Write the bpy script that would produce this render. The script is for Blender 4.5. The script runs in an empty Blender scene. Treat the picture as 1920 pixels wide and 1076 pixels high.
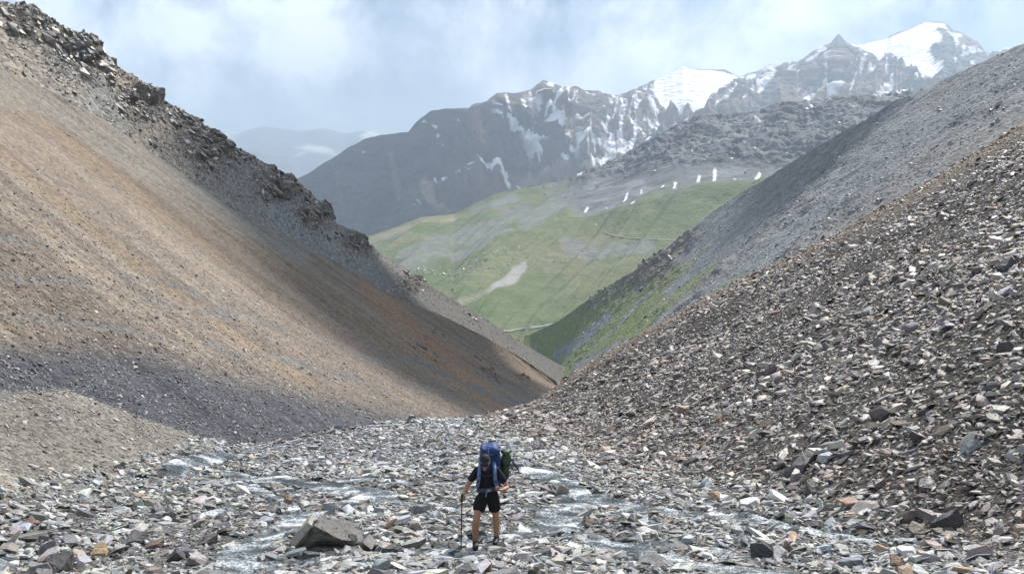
import bpy, bmesh, math, random
import numpy as np
from mathutils import Vector, Matrix, Euler

rng = np.random.default_rng(7)
random.seed(7)
R = math.radians
scene = bpy.context.scene
COL = scene.collection

# ------------------------------------------------------------------ camera, sky, sun, exposure
W0, H0, FPX = 1920.0, 1076.0, 1900.0
PITCH = math.atan((538 - 340) / FPX)
cam_d = bpy.data.cameras.new("camera")
cam = bpy.data.objects.new("camera", cam_d)
COL.objects.link(cam)
cam_d.sensor_width = 36.0
cam_d.lens = 36.0 * FPX / W0
cam_d.clip_start = 0.1
cam_d.clip_end = 60000
cam.rotation_euler = (math.pi / 2 - PITCH, 0, 0)
scene.camera = cam

SUN_AZ, SUN_EL = R(33), R(49)
SUN = np.array([math.sin(SUN_AZ) * math.cos(SUN_EL), math.cos(SUN_AZ) * math.cos(SUN_EL), math.sin(SUN_EL)])

world = bpy.data.worlds.new("World")
scene.world = world
world.use_nodes = True
wt = world.node_tree
wt.nodes.clear()


def wn(kind, **kw):
    n = wt.nodes.new(kind)
    for k, v in kw.items():
        setattr(n, k, v)
    return n


w_out = wn("ShaderNodeOutputWorld")
w_bg = wn("ShaderNodeBackground")
w_bg.inputs["Strength"].default_value = 0.064
world.cycles.sampling_method = "MANUAL"
world.cycles.sample_map_resolution = 512
sky = wn("ShaderNodeTexSky", sky_type="NISHITA", sun_disc=False, sun_elevation=SUN_EL, sun_rotation=SUN_AZ,
         altitude=3600, air_density=1.0, dust_density=1.0, ozone_density=1.0)
w_tc = wn("ShaderNodeTexCoord")
w_n = wn("ShaderNodeTexNoise")
w_n.inputs["Scale"].default_value = 6.0
w_n.inputs["Detail"].default_value = 9
w_n.inputs["Roughness"].default_value = 0.62
w_n.inputs["Distortion"].default_value = 0.25
w_map = wn("ShaderNodeMapping")
w_map.inputs["Location"].default_value = (3.3, 1.25, 0)
wt.links.new(w_tc.outputs["Generated"], w_map.inputs[0])
wt.links.new(w_map.outputs[0], w_n.inputs["Vector"])
w_r = wn("ShaderNodeValToRGB")
w_r.color_ramp.elements[0].position = 0.42
w_r.color_ramp.elements[1].position = 0.57
wt.links.new(w_n.outputs["Fac"], w_r.inputs[0])
# brightness inside the cloud
w_n2 = wn("ShaderNodeTexNoise")
w_n2.inputs["Scale"].default_value = 13.0
w_n2.inputs["Detail"].default_value = 6
wt.links.new(w_map.outputs[0], w_n2.inputs["Vector"])
w_r2 = wn("ShaderNodeValToRGB")
w_r2.color_ramp.elements[0].position = 0.40
w_r2.color_ramp.elements[1].position = 0.62
w_r2.color_ramp.elements[0].color = (9.6, 11.2, 13.4, 1)
w_r2.color_ramp.elements[1].color = (13.4, 14.4, 15.8, 1)
wt.links.new(w_n2.outputs["Fac"], w_r2.inputs[0])
w_mix = wn("ShaderNodeMix", data_type="RGBA")
wt.links.new(w_r.outputs[0], w_mix.inputs[0])
wt.links.new(sky.outputs[0], w_mix.inputs[6])
wt.links.new(w_r2.outputs[0], w_mix.inputs[7])
wt.links.new(w_mix.outputs[2], w_bg.inputs["Color"])
wt.links.new(w_bg.outputs[0], w_out.inputs["Surface"])

sun_d = bpy.data.lights.new("sun", "SUN")
sun_d.energy = 5.0
sun_d.angle = R(0.53)
sun_d.color = (1.0, 0.95, 0.88)
sun_o = bpy.data.objects.new("sun", sun_d)
COL.objects.link(sun_o)
sun_o.rotation_euler = Vector(-SUN).to_track_quat("-Z", "Y").to_euler()

scene.view_settings.view_transform = "Standard"
scene.view_settings.look = "None"
scene.view_settings.gamma = 1.0
scene.view_settings.exposure = 0.55
scene.cycles.adaptive_threshold = 0.02
scene.cycles.use_denoising = True
scene.cycles.max_bounces = 5
scene.cycles.diffuse_bounces = 1
scene.cycles.glossy_bounces = 2
scene.cycles.transmission_bounces = 2
scene.cycles.transparent_max_bounces = 8
scene.cycles.volume_bounces = 0
scene.cycles.caustics_reflective = False
scene.cycles.caustics_refractive = False

# ------------------------------------------------------------------ numeric helpers
CP, SP = math.cos(PITCH), math.sin(PITCH)


def P(px, py, Y):
    """World point that stands Y metres ahead of the camera in the direction of a photo position."""
    px = np.asarray(px, float); py = np.asarray(py, float); Y = np.asarray(Y, float)
    xc = (px - 960) / FPX
    yc = -(py - 538) / FPX
    dy = CP + yc * SP
    dz = -SP + yc * CP
    k = Y / dy
    return np.stack([xc * k, np.broadcast_to(Y, k.shape) * 1.0, dz * k], -1)


def proj(V):
    d = V[..., 1] * CP - V[..., 2] * SP
    u = V[..., 1] * SP + V[..., 2] * CP
    d = np.maximum(d, 1e-3)
    return 960 + FPX * V[..., 0] / d, 538 - FPX * u / d


def _h(ix, iy, iz, seed):
    with np.errstate(over="ignore"):
        h = ix.astype(np.uint32) * np.uint32(374761393) + iy.astype(np.uint32) * np.uint32(668265263) \
            + iz.astype(np.uint32) * np.uint32(2147483647) + np.uint32((seed * 1274126177) & 0xffffffff)
        h = (h ^ (h >> np.uint32(13))) * np.uint32(1274126177)
        h = (h ^ (h >> np.uint32(16))) * np.uint32(2246822519)
        h = h ^ (h >> np.uint32(15))
    return h.astype(np.float64) / 2147483648.0 - 1.0


def vnoise(p, seed=0):
    i = np.floor(p).astype(np.int64)
    f = p - i
    f = f * f * f * (f * (f * 6 - 15) + 10)
    r = 0
    for dx in (0, 1):
        wx = f[..., 0] if dx else 1 - f[..., 0]
        for dy in (0, 1):
            wy = f[..., 1] if dy else 1 - f[..., 1]
            for dz in (0, 1):
                wz = f[..., 2] if dz else 1 - f[..., 2]
                r = r + wx * wy * wz * _h(i[..., 0] + dx, i[..., 1] + dy, i[..., 2] + dz, seed)
    return r


def fbm(p, octv=4, seed=0, gain=0.5):
    a, s, r = 1.0, 0.0, 0
    p = np.array(p, float)
    for o in range(octv):
        r = r + a * vnoise(p, seed + o * 17)
        s += a; a *= gain
        p = p * 2.03 + 13.7
    return r / s


def ridged(p, octv=4, seed=0, gain=0.5):
    a, s, r = 1.0, 0.0, 0
    p = np.array(p, float)
    for o in range(octv):
        r = r + a * (1 - 2 * np.abs(vnoise(p, seed + o * 17)))
        s += a; a *= gain
        p = p * 2.03 + 7.3
    return r / s


def ss(a, b, x):
    t = np.clip((x - a) / (b - a), 0, 1)
    return t * t * (3 - 2 * t)


def softp(x, k=1.0):
    return k * np.logaddexp(0, x / k)


def lerp(a, b, t):
    return a + (b - a) * t


def vec(*a):
    return np.array(a, float)


def mixc(c, d, m):
    return c * (1 - m[..., None]) + np.asarray(d, float) * m[..., None]


def seg_dist(px, py, pts):
    d = np.full(px.shape, 1e9)
    for (x0, y0), (x1, y1) in zip(pts[:-1], pts[1:]):
        vx, vy = x1 - x0, y1 - y0
        L = vx * vx + vy * vy + 1e-9
        t = np.clip(((px - x0) * vx + (py - y0) * vy) / L, 0, 1)
        d = np.minimum(d, np.hypot(px - x0 - t * vx, py - y0 - t * vy))
    return d


def poly_sd(px, py, pts):
    """Signed distance, negative inside."""
    d = seg_dist(px, py, list(pts) + [pts[0]])
    ins = np.zeros(px.shape, bool)
    n = len(pts)
    for i in range(n):
        (x0, y0), (x1, y1) = pts[i], pts[(i + 1) % n]
        if y0 == y1:
            continue
        c = ((y0 > py) != (y1 > py)) & (px < (x1 - x0) * (py - y0) / (y1 - y0) + x0)
        ins ^= c
    return np.where(ins, -d, d)


# ------------------------------------------------------------------ object helpers
def link(o, parent=None):
    COL.objects.link(o)
    if parent is not None:
        o.parent = parent
    return o


def tag(o, label=None, cat=None, group=None, kind=None):
    if label: o["label"] = label
    if cat: o["category"] = cat
    if group: o["group"] = group
    if kind: o["kind"] = kind
    return o


def mesh_np(name, V, F, mat=None, attrs=None, smooth=True):
    """V (n,3), F (m,k) with k = 3 or 4."""
    me = bpy.data.meshes.new(name)
    V = np.ascontiguousarray(V, np.float32); F = np.ascontiguousarray(F, np.int32)
    m, k = F.shape
    me.vertices.add(len(V)); me.vertices.foreach_set("co", V.ravel())
    me.loops.add(m * k); me.loops.foreach_set("vertex_index", F.ravel())
    me.polygons.add(m)
    me.polygons.foreach_set("loop_start", np.arange(m, dtype=np.int32) * k)
    me.polygons.foreach_set("use_smooth", np.full(m, smooth, bool))
    for an, arr in (attrs or {}).items():
        if an == "col":
            a = me.color_attributes.new("col", "FLOAT_COLOR", "POINT")
            c4 = np.ones((len(V), 4), np.float32); c4[:, :3] = arr
            a.data.foreach_set("color", c4.ravel())
        elif arr.ndim == 2:
            a = me.attributes.new(an, "FLOAT_VECTOR", "POINT")
            a.data.foreach_set("vector", np.ascontiguousarray(arr, np.float32).ravel())
        else:
            a = me.attributes.new(an, "FLOAT", "POINT")
            a.data.foreach_set("value", np.ascontiguousarray(arr, np.float32))
    me.update(calc_edges=True)
    me.validate()
    if mat: me.materials.append(mat)
    return me


def grid_faces(nv, nu):
    i = np.arange(nv - 1)[:, None] * nu + np.arange(nu - 1)[None]
    return np.stack([i, i + nu, i + nu + 1, i + 1], -1).reshape(-1, 4)


def spline(pts, n):
    """Monotone-free Catmull-Rom through control rows, n samples by chord length of the first three columns."""
    pts = np.asarray(pts, float)
    d = np.r_[0, np.cumsum(np.maximum(np.linalg.norm(np.diff(pts[:, :3], axis=0), axis=1), 1e-6))]
    s = np.linspace(0, d[-1], n)
    out = np.empty((n, pts.shape[1]))
    m = np.gradient(pts, d, axis=0)
    k = np.clip(np.searchsorted(d, s) - 1, 0, len(d) - 2)
    h = (d[k + 1] - d[k]); t = (s - d[k]) / h
    t = t[:, None]; h = h[:, None]
    h00 = 2 * t**3 - 3 * t**2 + 1; h10 = t**3 - 2 * t**2 + t
    h01 = -2 * t**3 + 3 * t**2; h11 = t**3 - t**2
    out = h00 * pts[k] + h10 * h * m[k] + h01 * pts[k + 1] + h11 * h * m[k + 1]
    return out


class Sheet:
    """A hillside: a crest line, a foot line, and the far side falling away behind the crest."""
    def __init__(self, crest, foot, nu, nv, back=(0.25, 30.0, 0.7), tpow=1.0, linear=False):
        A = P(*np.array(crest, float).T); B = P(*np.array(foot, float).T)
        AB = spline(np.hstack([A, B]), nu) if not linear else None
        if linear:
            d = np.r_[0, np.cumsum(np.linalg.norm(np.diff(A, axis=0), axis=1))]
            s = np.linspace(0, d[-1], nu)
            AB = np.stack([np.interp(s, d, np.hstack([A, B])[:, k]) for k in range(6)], -1)
        A, B = AB[:, :3], AB[:, 3:]
        nb = max(6, int(nv * 0.08))
        tb = -np.linspace(1, 0, nb, endpoint=False)
        tf = np.linspace(0, 1, nv) ** tpow
        fr = A[None] + (B - A)[None] * tf[:, None, None]
        bd = np.array([0, back[1], -back[1] * back[2]])
        bk = A[None] + bd * (-tb)[:, None, None]
        self.V = np.concatenate([bk, fr]); self.t = np.r_[tb, tf]
        self.nu, self.nv = nu, len(self.t)
        self.T = np.broadcast_to(self.t[:, None], (self.nv, nu))
        um = np.r_[0, np.cumsum(np.linalg.norm(np.diff(A, axis=0), axis=1))]
        L = np.linalg.norm(B - A, axis=1)
        self.U = np.broadcast_to(um[None], (self.nv, nu))
        self.Vm = self.T * L[None]

    def normals(self):
        du = np.gradient(self.V, axis=1); dv = np.gradient(self.V, axis=0)
        n = np.cross(dv, du)
        n /= np.linalg.norm(n, axis=-1, keepdims=True) + 1e-9
        n *= np.where(n[..., 2:3] < 0, -1, 1)
        return n

    def push(self, amt):
        self.V = self.V + self.normals() * amt[..., None]

    def pix(self):
        return proj(self.V)

    def build(self, name, col, mat, kind="structure"):
        uv = np.stack([self.U, self.Vm, np.zeros_like(self.U)], -1).reshape(-1, 3)
        me = mesh_np(name, self.V.reshape(-1, 3), grid_faces(self.nv, self.nu), mat,
                     {"col": col.reshape(-1, 3), "uvm": uv})
        o = link(bpy.data.objects.new(name, me))
        o["kind"] = kind
        return o

    def sample(self, n, rg, dens=None, tmin=0.0, tmax=1.0):
        """n points spread on the front by area (times dens), with normals."""
        V = self.V; N = self.normals()
        a = np.linalg.norm(np.cross(V[1:, :-1] - V[:-1, :-1], V[:-1, 1:] - V[:-1, :-1]), axis=-1)
        w = a * ((self.T[:-1, :-1] >= tmin) & (self.T[:-1, :-1] <= tmax))
        if dens is not None:
            w = w * dens[:-1, :-1]
        cdf = np.cumsum(w.ravel()); cdf /= cdf[-1]
        k = np.searchsorted(cdf, rg.random(n))
        j, i = np.divmod(np.minimum(k, w.size - 1), w.shape[1])
        fu, fv = rg.random(n)[:, None], rg.random(n)[:, None]
        p = (V[j, i] * (1 - fu) + V[j, i + 1] * fu) * (1 - fv) + (V[j + 1, i] * (1 - fu) + V[j + 1, i + 1] * fu) * fv
        return p, N[j, i], (j, i)


# ------------------------------------------------------------------ materials
class NT:
    def __init__(self, name):
        self.m = bpy.data.materials.new(name)
        self.m.use_nodes = True
        self.t = self.m.node_tree
        self.t.nodes.clear()
        self.out = self.n("ShaderNodeOutputMaterial")

    def n(self, kind, ins=None, **kw):
        nd = self.t.nodes.new(kind)
        for k, v in kw.items():
            setattr(nd, k, v)
        for k, v in (ins or {}).items():
            if isinstance(v, bpy.types.NodeSocket):
                self.t.links.new(v, nd.inputs[k])
            else:
                nd.inputs[k].default_value = v
        return nd

    def noise(self, vec, scale, detail=3, rough=0.55, dist=0.0):
        return self.n("ShaderNodeTexNoise", {"Vector": vec, "Scale": scale, "Detail": detail, "Roughness": rough, "Distortion": dist}).outputs["Fac"]

    def rng(self, v, a, b, c, d):
        return self.n("ShaderNodeMapRange", {0: v, 1: a, 2: b, 3: c, 4: d}).outputs[0]

    def math(self, op, a, b=0.0):
        return self.n("ShaderNodeMath", {0: a, 1: b}, operation=op).outputs[0]

    def mulc(self, c, f):
        return self.n("ShaderNodeVectorMath", {0: c, 3: f}, operation="SCALE").outputs[0]

    def mix(self, f, a, b, blend="MIX"):
        return self.n("ShaderNodeMix", {0: f, 6: a, 7: b}, data_type="RGBA", blend_type=blend).outputs[2]

    def bump(self, h, strength, dist, prev=None):
        ins = {"Height": h, "Strength": strength, "Distance": dist}
        if prev is not None: ins["Normal"] = prev
        return self.n("ShaderNodeBump", ins).outputs[0]

    def finish(self, color, rough=0.85, normal=None, spec=0.3, **extra):
        ins = {"Base Color": color, "Roughness": rough, "Specular IOR Level": spec}
        if normal is not None: ins["Normal"] = normal
        ins.update(extra)
        b = self.n("ShaderNodeBsdfPrincipled", ins)
        self.t.links.new(b.outputs[0], self.out.inputs["Surface"])
        return self.m


def terrain_mat(name, cell, cell_amt, grain, grain_amt, bump_d, streak=None, streak_amt=0.0, spec=0.15):
    """Vertex colour of the ground broken up by stone-sized cells, grain and down-slope streaks."""
    t = NT(name)
    pos = t.n("ShaderNodeNewGeometry").outputs["Position"]
    col = t.n("ShaderNodeAttribute", attribute_name="col").outputs["Color"]
    vo = t.n("ShaderNodeTexVoronoi", {"Vector": pos, "Scale": cell, "Randomness": 1.0}, feature="F1")
    cellv = t.n("ShaderNodeSeparateColor", {0: vo.outputs["Color"]}).outputs[0]
    f = t.rng(cellv, 0, 1, 1 - cell_amt, 1 + cell_amt)
    g = t.rng(t.noise(pos, grain, 5, 0.65), 0.25, 0.75, 1 - grain_amt, 1 + grain_amt)
    f = t.math("MULTIPLY", f, g)
    if streak:
        uv = t.n("ShaderNodeAttribute", attribute_name="uvm").outputs["Vector"]
        mp = t.n("ShaderNodeMapping", {"Vector": uv, "Scale": (streak[0], streak[1], 1)}).outputs[0]
        st = t.rng(t.noise(mp, 1.0, 5, 0.6, 0.3), 0.3, 0.7, 1 - streak_amt, 1 + streak_amt)
        f = t.math("MULTIPLY", f, st)
    c = t.mulc(col, f)
    nb = t.bump(vo.outputs["Distance"], 0.9, -bump_d)
    nb = t.bump(t.noise(pos, grain * 2, 4, 0.6), 0.5, bump_d * 0.6, nb)
    return t.finish(c, 0.9, nb, spec)


def stone_mat(name, source):
    t = NT(name)
    if source == "object":
        col = t.n("ShaderNodeObjectInfo").outputs["Color"]
    else:
        col = t.n("ShaderNodeAttribute", attribute_type="INSTANCER", attribute_name="tint").outputs["Color"]
    ri = t.n("ShaderNodeObjectInfo").outputs["Random"]
    oc = t.n("ShaderNodeTexCoord").outputs["Object"]
    off = t.n("ShaderNodeVectorMath", {0: oc, 1: t.n("ShaderNodeCombineXYZ", {0: t.math("MULTIPLY", ri, 37.0), 1: t.math("MULTIPLY", ri, 91.0)}).outputs[0]}, operation="ADD").outputs[0]
    mp = t.n("ShaderNodeMapping", {"Vector": off, "Scale": (1, 1, 4.0)}).outputs[0]
    lam = t.rng(t.noise(mp, 2.2, 4, 0.6, 0.6), 0.3, 0.7, 0.78, 1.22)
    gr = t.rng(t.noise(off, 9.0, 4, 0.7), 0.3, 0.7, 0.86, 1.14)
    c = t.mulc(col, t.math("MULTIPLY", lam, gr))
    ox = t.rng(t.noise(off, 1.3, 3, 0.6), 0.58, 0.72, 0.0, 0.45)
    c = t.mix(ox, c, t.mix(0.75, c, (0.30, 0.19, 0.11, 1)))
    nb = t.bump(t.noise(mp, 5.0, 4, 0.65), 0.55, 0.06)
    return t.finish(c, 0.46, nb, 0.5)


M_STONE_OBJ = stone_mat("stone_piece", "object")
M_STONE_INS = stone_mat("stone_scatter", "instancer")


def plain_mat(name, color, rough=0.7, spec=0.3, grain=0.15, scale=40, bump=0.0):
    t = NT(name)
    oc = t.n("ShaderNodeTexCoord").outputs["Object"]
    nz = t.noise(oc, scale, 4, 0.6)
    c = t.mulc(t.n("ShaderNodeRGB").outputs[0], t.rng(nz, 0.3, 0.7, 1 - grain, 1 + grain))
    for nd in t.t.nodes:
        if nd.type == "RGB": nd.outputs[0].default_value = (*color, 1)
    return t.finish(c, rough, t.bump(nz, 0.4, bump) if bump else None, spec)


# ------------------------------------------------------------------ stone shapes
def hull(pts):
    bm = bmesh.new()
    for p in pts: bm.verts.new(p)
    r = bmesh.ops.convex_hull(bm, input=bm.verts)
    for v in [v for v in bm.verts if not v.link_faces]: bm.verts.remove(v)
    bmesh.ops.dissolve_limit(bm, angle_limit=R(9), verts=bm.verts, edges=bm.edges)
    bmesh.ops.triangulate(bm, faces=bm.faces)
    bmesh.ops.recalc_face_normals(bm, faces=bm.faces)
    return bm


def rock_points(rg, flat, n=11, jag=0.25):
    """An angular slab: an irregular polygon, split along bedding, with broken edges."""
    k = rg.integers(4, 7)
    an = np.sort(rg.random(k) * 2 * np.pi + 0.0)
    an = np.linspace(0, 2 * np.pi, k, endpoint=False) + rg.normal(0, 0.3, k)
    asp = rg.uniform(0.5, 0.95)
    pts = []
    for a in an:
        r = rg.uniform(0.7, 1.05)
        x, y = r * math.cos(a), r * math.sin(a) * asp
        top = flat * rg.uniform(0.6, 1.1) + 0.12 * x * rg.normal()
        s = rg.uniform(0.6, 1.0)
        pts.append((x * s, y * s, top))
        pts.append((x, y, -flat * rg.uniform(0.1, 1.0)))
    for _ in range(max(0, n - 2 * k)):
        pts.append((rg.uniform(-.6, .6), rg.uniform(-.5, .5) * asp, flat * rg.uniform(0.7, 1.3)))
    return [(0.5 * a, 0.5 * b, 0.5 * c) for a, b, c in pts]


SHAPES = []
_flats = [0.10, 0.14, 0.16, 0.19, 0.22, 0.24, 0.27, 0.30, 0.33, 0.38, 0.42, 0.48, 0.58, 0.18, 0.12, 0.26]
for i, fl in enumerate(_flats):
    bm = hull(rock_points(rng, fl, 12))
    me = bpy.data.meshes.new("stone_shape"); bm.to_mesh(me); bm.free()
    SHAPES.append(me)
SHAPES_OBJ = []
for me in SHAPES:
    c = me.copy(); c.materials.append(M_STONE_OBJ); SHAPES_OBJ.append(c)
    me.materials.append(M_STONE_INS)
SRC = []
for me in SHAPES:
    SRC.append(bpy.data.objects.new("stone_source", me))   # never linked to the scene, only the shape the scatter reads

GN = bpy.data.node_groups.new("stone_scatter", "GeometryNodeTree")
GN.interface.new_socket("Geometry", in_out="INPUT", socket_type="NodeSocketGeometry")
GN.interface.new_socket("Geometry", in_out="OUTPUT", socket_type="NodeSocketGeometry")
_in = GN.nodes.new("NodeGroupInput"); _out = GN.nodes.new("NodeGroupOutput")
_join = GN.nodes.new("GeometryNodeJoinGeometry")
for s in reversed(SRC):
    oi = GN.nodes.new("GeometryNodeObjectInfo"); oi.inputs["Object"].default_value = s
    oi.inputs["As Instance"].default_value = False
    gi = GN.nodes.new("GeometryNodeGeometryToInstance")
    GN.links.new(oi.outputs["Geometry"], gi.inputs[0])
    GN.links.new(gi.outputs[0], _join.inputs[0])
_iop = GN.nodes.new("GeometryNodeInstanceOnPoints")
_iop.inputs["Pick Instance"].default_value = True


def _attr(nm, ty):
    a = GN.nodes.new("GeometryNodeInputNamedAttribute"); a.data_type = ty
    a.inputs["Name"].default_value = nm
    return a.outputs["Attribute"]


GN.links.new(_in.outputs[0], _iop.inputs["Points"])
GN.links.new(_join.outputs[0], _iop.inputs["Instance"])
GN.links.new(_attr("idx", "INT"), _iop.inputs["Instance Index"])
_e2r = GN.nodes.new("FunctionNodeEulerToRotation")
GN.links.new(_attr("rot", "FLOAT_VECTOR"), _e2r.inputs[0])
GN.links.new(_e2r.outputs[0], _iop.inputs["Rotation"])
GN.links.new(_attr("scl", "FLOAT_VECTOR"), _iop.inputs["Scale"])
GN.links.new(_iop.outputs[0], _out.inputs[0])


def scatter(name, pts, rot, scl, idx, tint, parent=None):
    me = bpy.data.meshes.new(name)
    n = len(pts)
    me.vertices.add(n); me.vertices.foreach_set("co", np.ascontiguousarray(pts, np.float32).ravel())
    a = me.attributes.new("rot", "FLOAT_VECTOR", "POINT"); a.data.foreach_set("vector", np.ascontiguousarray(rot, np.float32).ravel())
    a = me.attributes.new("scl", "FLOAT_VECTOR", "POINT"); a.data.foreach_set("vector", np.ascontiguousarray(scl, np.float32).ravel())
    a = me.attributes.new("idx", "INT", "POINT"); a.data.foreach_set("value", np.ascontiguousarray(idx, np.int32))
    a = me.attributes.new("tint", "FLOAT_COLOR", "POINT")
    c4 = np.ones((n, 4), np.float32); c4[:, :3] = tint
    a.data.foreach_set("color", c4.ravel())
    o = link(bpy.data.objects.new(name, me), parent)
    o["kind"] = "stuff"
    md = o.modifiers.new("scatter", "NODES"); md.node_group = GN
    return o


def euler_from(nrm, tilt, yaw):
    """XYZ Euler angles: local Z along the (tilted) ground normal, spun by yaw."""
    n = len(nrm)
    z = nrm + tilt
    z /= np.linalg.norm(z, axis=1, keepdims=True)
    x = np.stack([np.cos(yaw), np.sin(yaw), np.zeros(n)], -1)
    x = x - z * np.sum(x * z, 1, keepdims=True)
    x /= np.linalg.norm(x, axis=1, keepdims=True)
    y = np.cross(z, x)
    # rotation matrix columns x y z ; R = Rz Ry Rx
    ry = np.arcsin(np.clip(-x[:, 2], -1, 1))
    rx = np.arctan2(y[:, 2], z[:, 2])
    rz = np.arctan2(x[:, 1], x[:, 0])
    return np.stack([rx, ry, rz], -1)


PAL = np.array([[.52, .52, .505], [.42, .42, .405], [.28, .28, .28], [.40, .43, .46], [.45, .40, .33],
                [.36, .24, .15], [.13, .125, .13], [.35, .36, .31], [.30, .27, .28], [.62, .62, .605], [.24, .20, .17]])


def pick_tint(n, w, rg, var=0.16):
    w = np.array(w, float); w /= w.sum()
    c = PAL[rg.choice(len(PAL), n, p=w)]
    c = c * (1 + rg.normal(0, var, (n, 1))) * (1 + rg.normal(0, 0.03, (n, 3)))
    return np.clip(c * .93, 0.02, 0.7)


# ------------------------------------------------------------------ foreground terrain (a height field)
def floor_z(Y):
    near = -1.7 - 0.283 * np.minimum(Y, 16.0)
    return near - 0.173 * np.maximum(Y - 16.0, 0)


def xf_right(Y):
    return np.interp(Y, [-20, 10, 16, 24, 40, 70, 90], [9, 8.6, 7.6, 5.6, 4.0, 0.0, -2])


def x_toe(Y):
    """Where the dark slate debris ends on the valley floor."""
    return np.interp(Y, [-20, 10, 16, 24, 32, 40, 56, 75], [9, 8.6, 7.4, 5.0, 2.6, .6, -3.0, -5.5])


def xk_left(Y):
    return np.interp(Y, [-20, 10, 16, 24, 30, 36, 42, 60], [-9, -9, -9.6, -10.2, -9.2, -10.4, -10.8, -11])


def y_edge(X):
    return np.interp(X, [-20, -8, -3.2, 0, 3.7, 11.5, 19.2, 27.8, 40], [58, 52, 56, 66, 70, 64, 57.5, 55, 52])


def base_z(X, Y):
    z = floor_z(Y)
    z = z + 0.65 * softp(X - xf_right(Y), 0.5)
    z = z + 0.60 * softp(xk_left(Y) - X, 0.7)
    d = ((X + 14.1) * -12 + (Y - 28) * 4.1) / 12.7
    d = np.where(Y < 14, d - (14 - Y) * 0.5, d)
    z = z - 1.05 * softp(d, 0.35) * ss(-4, -9, X)
    z = z - 0.85 * softp(Y - y_edge(X), 1.2)
    return z


def ground_z(X, Y):
    X = np.asarray(X, float); Y = np.asarray(Y, float)
    p = np.stack([X, Y, np.zeros_like(X)], -1)
    z = base_z(X, Y)
    z = z + 0.28 * fbm(p * 0.16, 3, 3) + 0.10 * fbm(p * 0.8, 3, 9)
    return z


def ground_n(X, Y, e=0.15):
    gx = (ground_z(X + e, Y) - ground_z(X - e, Y)) / (2 * e)
    gy = (ground_z(X, Y + e) - ground_z(X, Y - e)) / (2 * e)
    n = np.stack([-gx, -gy, np.ones_like(gx)], -1)
    return n / np.linalg.norm(n, axis=-1, keepdims=True)


def ground_hit(px, py, ymin=8.0, ymax=75.0):
    """Where the line of sight through a photo position meets the foreground terrain."""
    ys = np.linspace(ymin, ymax, 1500)
    pts = P(np.full_like(ys, px), np.full_like(ys, py), ys)
    below = pts[:, 2] < ground_z(pts[:, 0], pts[:, 1])
    k = int(np.argmax(below)) if below.any() else len(ys) - 1
    q = pts[k].copy()
    q[2] = ground_z(q[0:1], q[1:2])[0]
    return q


# streams: photo positions of their course and half width in metres
STREAMS = [
    [(560, 832, .25), (480, 842, .3), (400, 858, .35), (345, 876, .45), (300, 890, .35)],
    [(345, 876, .3), (430, 884, .45), (500, 896, .6), (580, 906, .6), (660, 916, .55), (720, 925, .5), (690, 938, .5), (620, 952, .45), (560, 972, .4), (520, 1000, .38), (460, 1024, .42), (440, 1050, .36), (432, 1100, .4), (420, 1160, .4)],
    [(960, 862, .3), (1010, 884, .5), (1060, 905, .6), (1100, 930, .6), (1060, 955, .55), (1040, 975, .5), (1075, 1000, .45), (1130, 1018, .42), (1200, 1034, .4), (1280, 1052, .4), (1380, 1066, .42), (1500, 1074, .4), (1640, 1090, .4), (1800, 1120, .4)],
    [(345, 880, .2), (420, 900, .2), (480, 915, .22), (540, 940, .2), (565, 965, .2)],
    [(600, 908, .2), (680, 897, .22), (760, 902, .2), (840, 906, .2), (900, 898, .2), (960, 880, .2)],
    [(715, 928, .25), (760, 945, .2), (840, 952, .2), (960, 948, .22), (1050, 955, .25)],
    [(560, 978, .2), (500, 960, .16), (420, 955, .16), (360, 968, .14)],
    [(1060, 985, .2), (1000, 990, .2), (960, 1005, .16), (700, 1035, .18), (560, 1050, .2), (450, 1060, .22)],
    [(1110, 1012, .2), (1230, 1018, .2), (1340, 1030, .2), (1450, 1052, .22), (1560, 1066, .2), (1700, 1074, .2)],
    [(1100, 930, .3), (1250, 955, .25), (1400, 968, .22), (1500, 990, .22), (1580, 1005, .2), (1640, 1016, .15)],
]
stream_paths = []
for s in STREAMS:
    stream_paths.append(np.array([[*ground_hit(a, b), w * .82] for a, b, w in s]))


def stream_mask(X, Y):
    m = np.full(X.shape, 9.0)
    for path in stream_paths:
        for a, b in zip(path[:-1], path[1:]):
            v = b[:2] - a[:2]
            t = np.clip(((X - a[0]) * v[0] + (Y - a[1]) * v[1]) / (v @ v + 1e-9), 0, 1)
            d = np.hypot(X - a[0] - t * v[0], Y - a[1] - t * v[1]) - lerp(a[3], b[3], t)
            m = np.minimum(m, d)
    return m      # negative inside the water


NX, NY = 420, 560
gx = np.linspace(-46, 48, NX)
gyy = -14 + (100 + 14) * np.linspace(0, 1, NY) ** 1.15
GX, GY = np.meshgrid(gx, gyy)
GZ = ground_z(GX, GY)
SM = stream_mask(GX, GY)
GZ = GZ - 0.12 * ss(0.35, -0.25, SM)
GV = np.stack([GX, GY, GZ], -1)
gp = np.stack([GX, GY, GZ], -1)
gcol = np.broadcast_to(vec(.10, .098, .092), GV.shape).copy()
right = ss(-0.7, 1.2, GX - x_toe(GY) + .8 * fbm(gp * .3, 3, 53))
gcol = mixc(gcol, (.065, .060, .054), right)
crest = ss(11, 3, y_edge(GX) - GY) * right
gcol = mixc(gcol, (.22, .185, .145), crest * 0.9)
leftk = ss(-0.3, 1.0, xk_left(GY) - GX)
gcol = mixc(gcol, (.19, .176, .155), leftk)
gcol = mixc(gcol, (.30, .275, .215), leftk * ss(0.1, 0.5, fbm(gp * vec(.25, .12, .25), 3, 41)))
gcol = mixc(gcol, (.09, .09, .085), ss(0.2, -0.2, SM) * 0.8)
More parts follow.
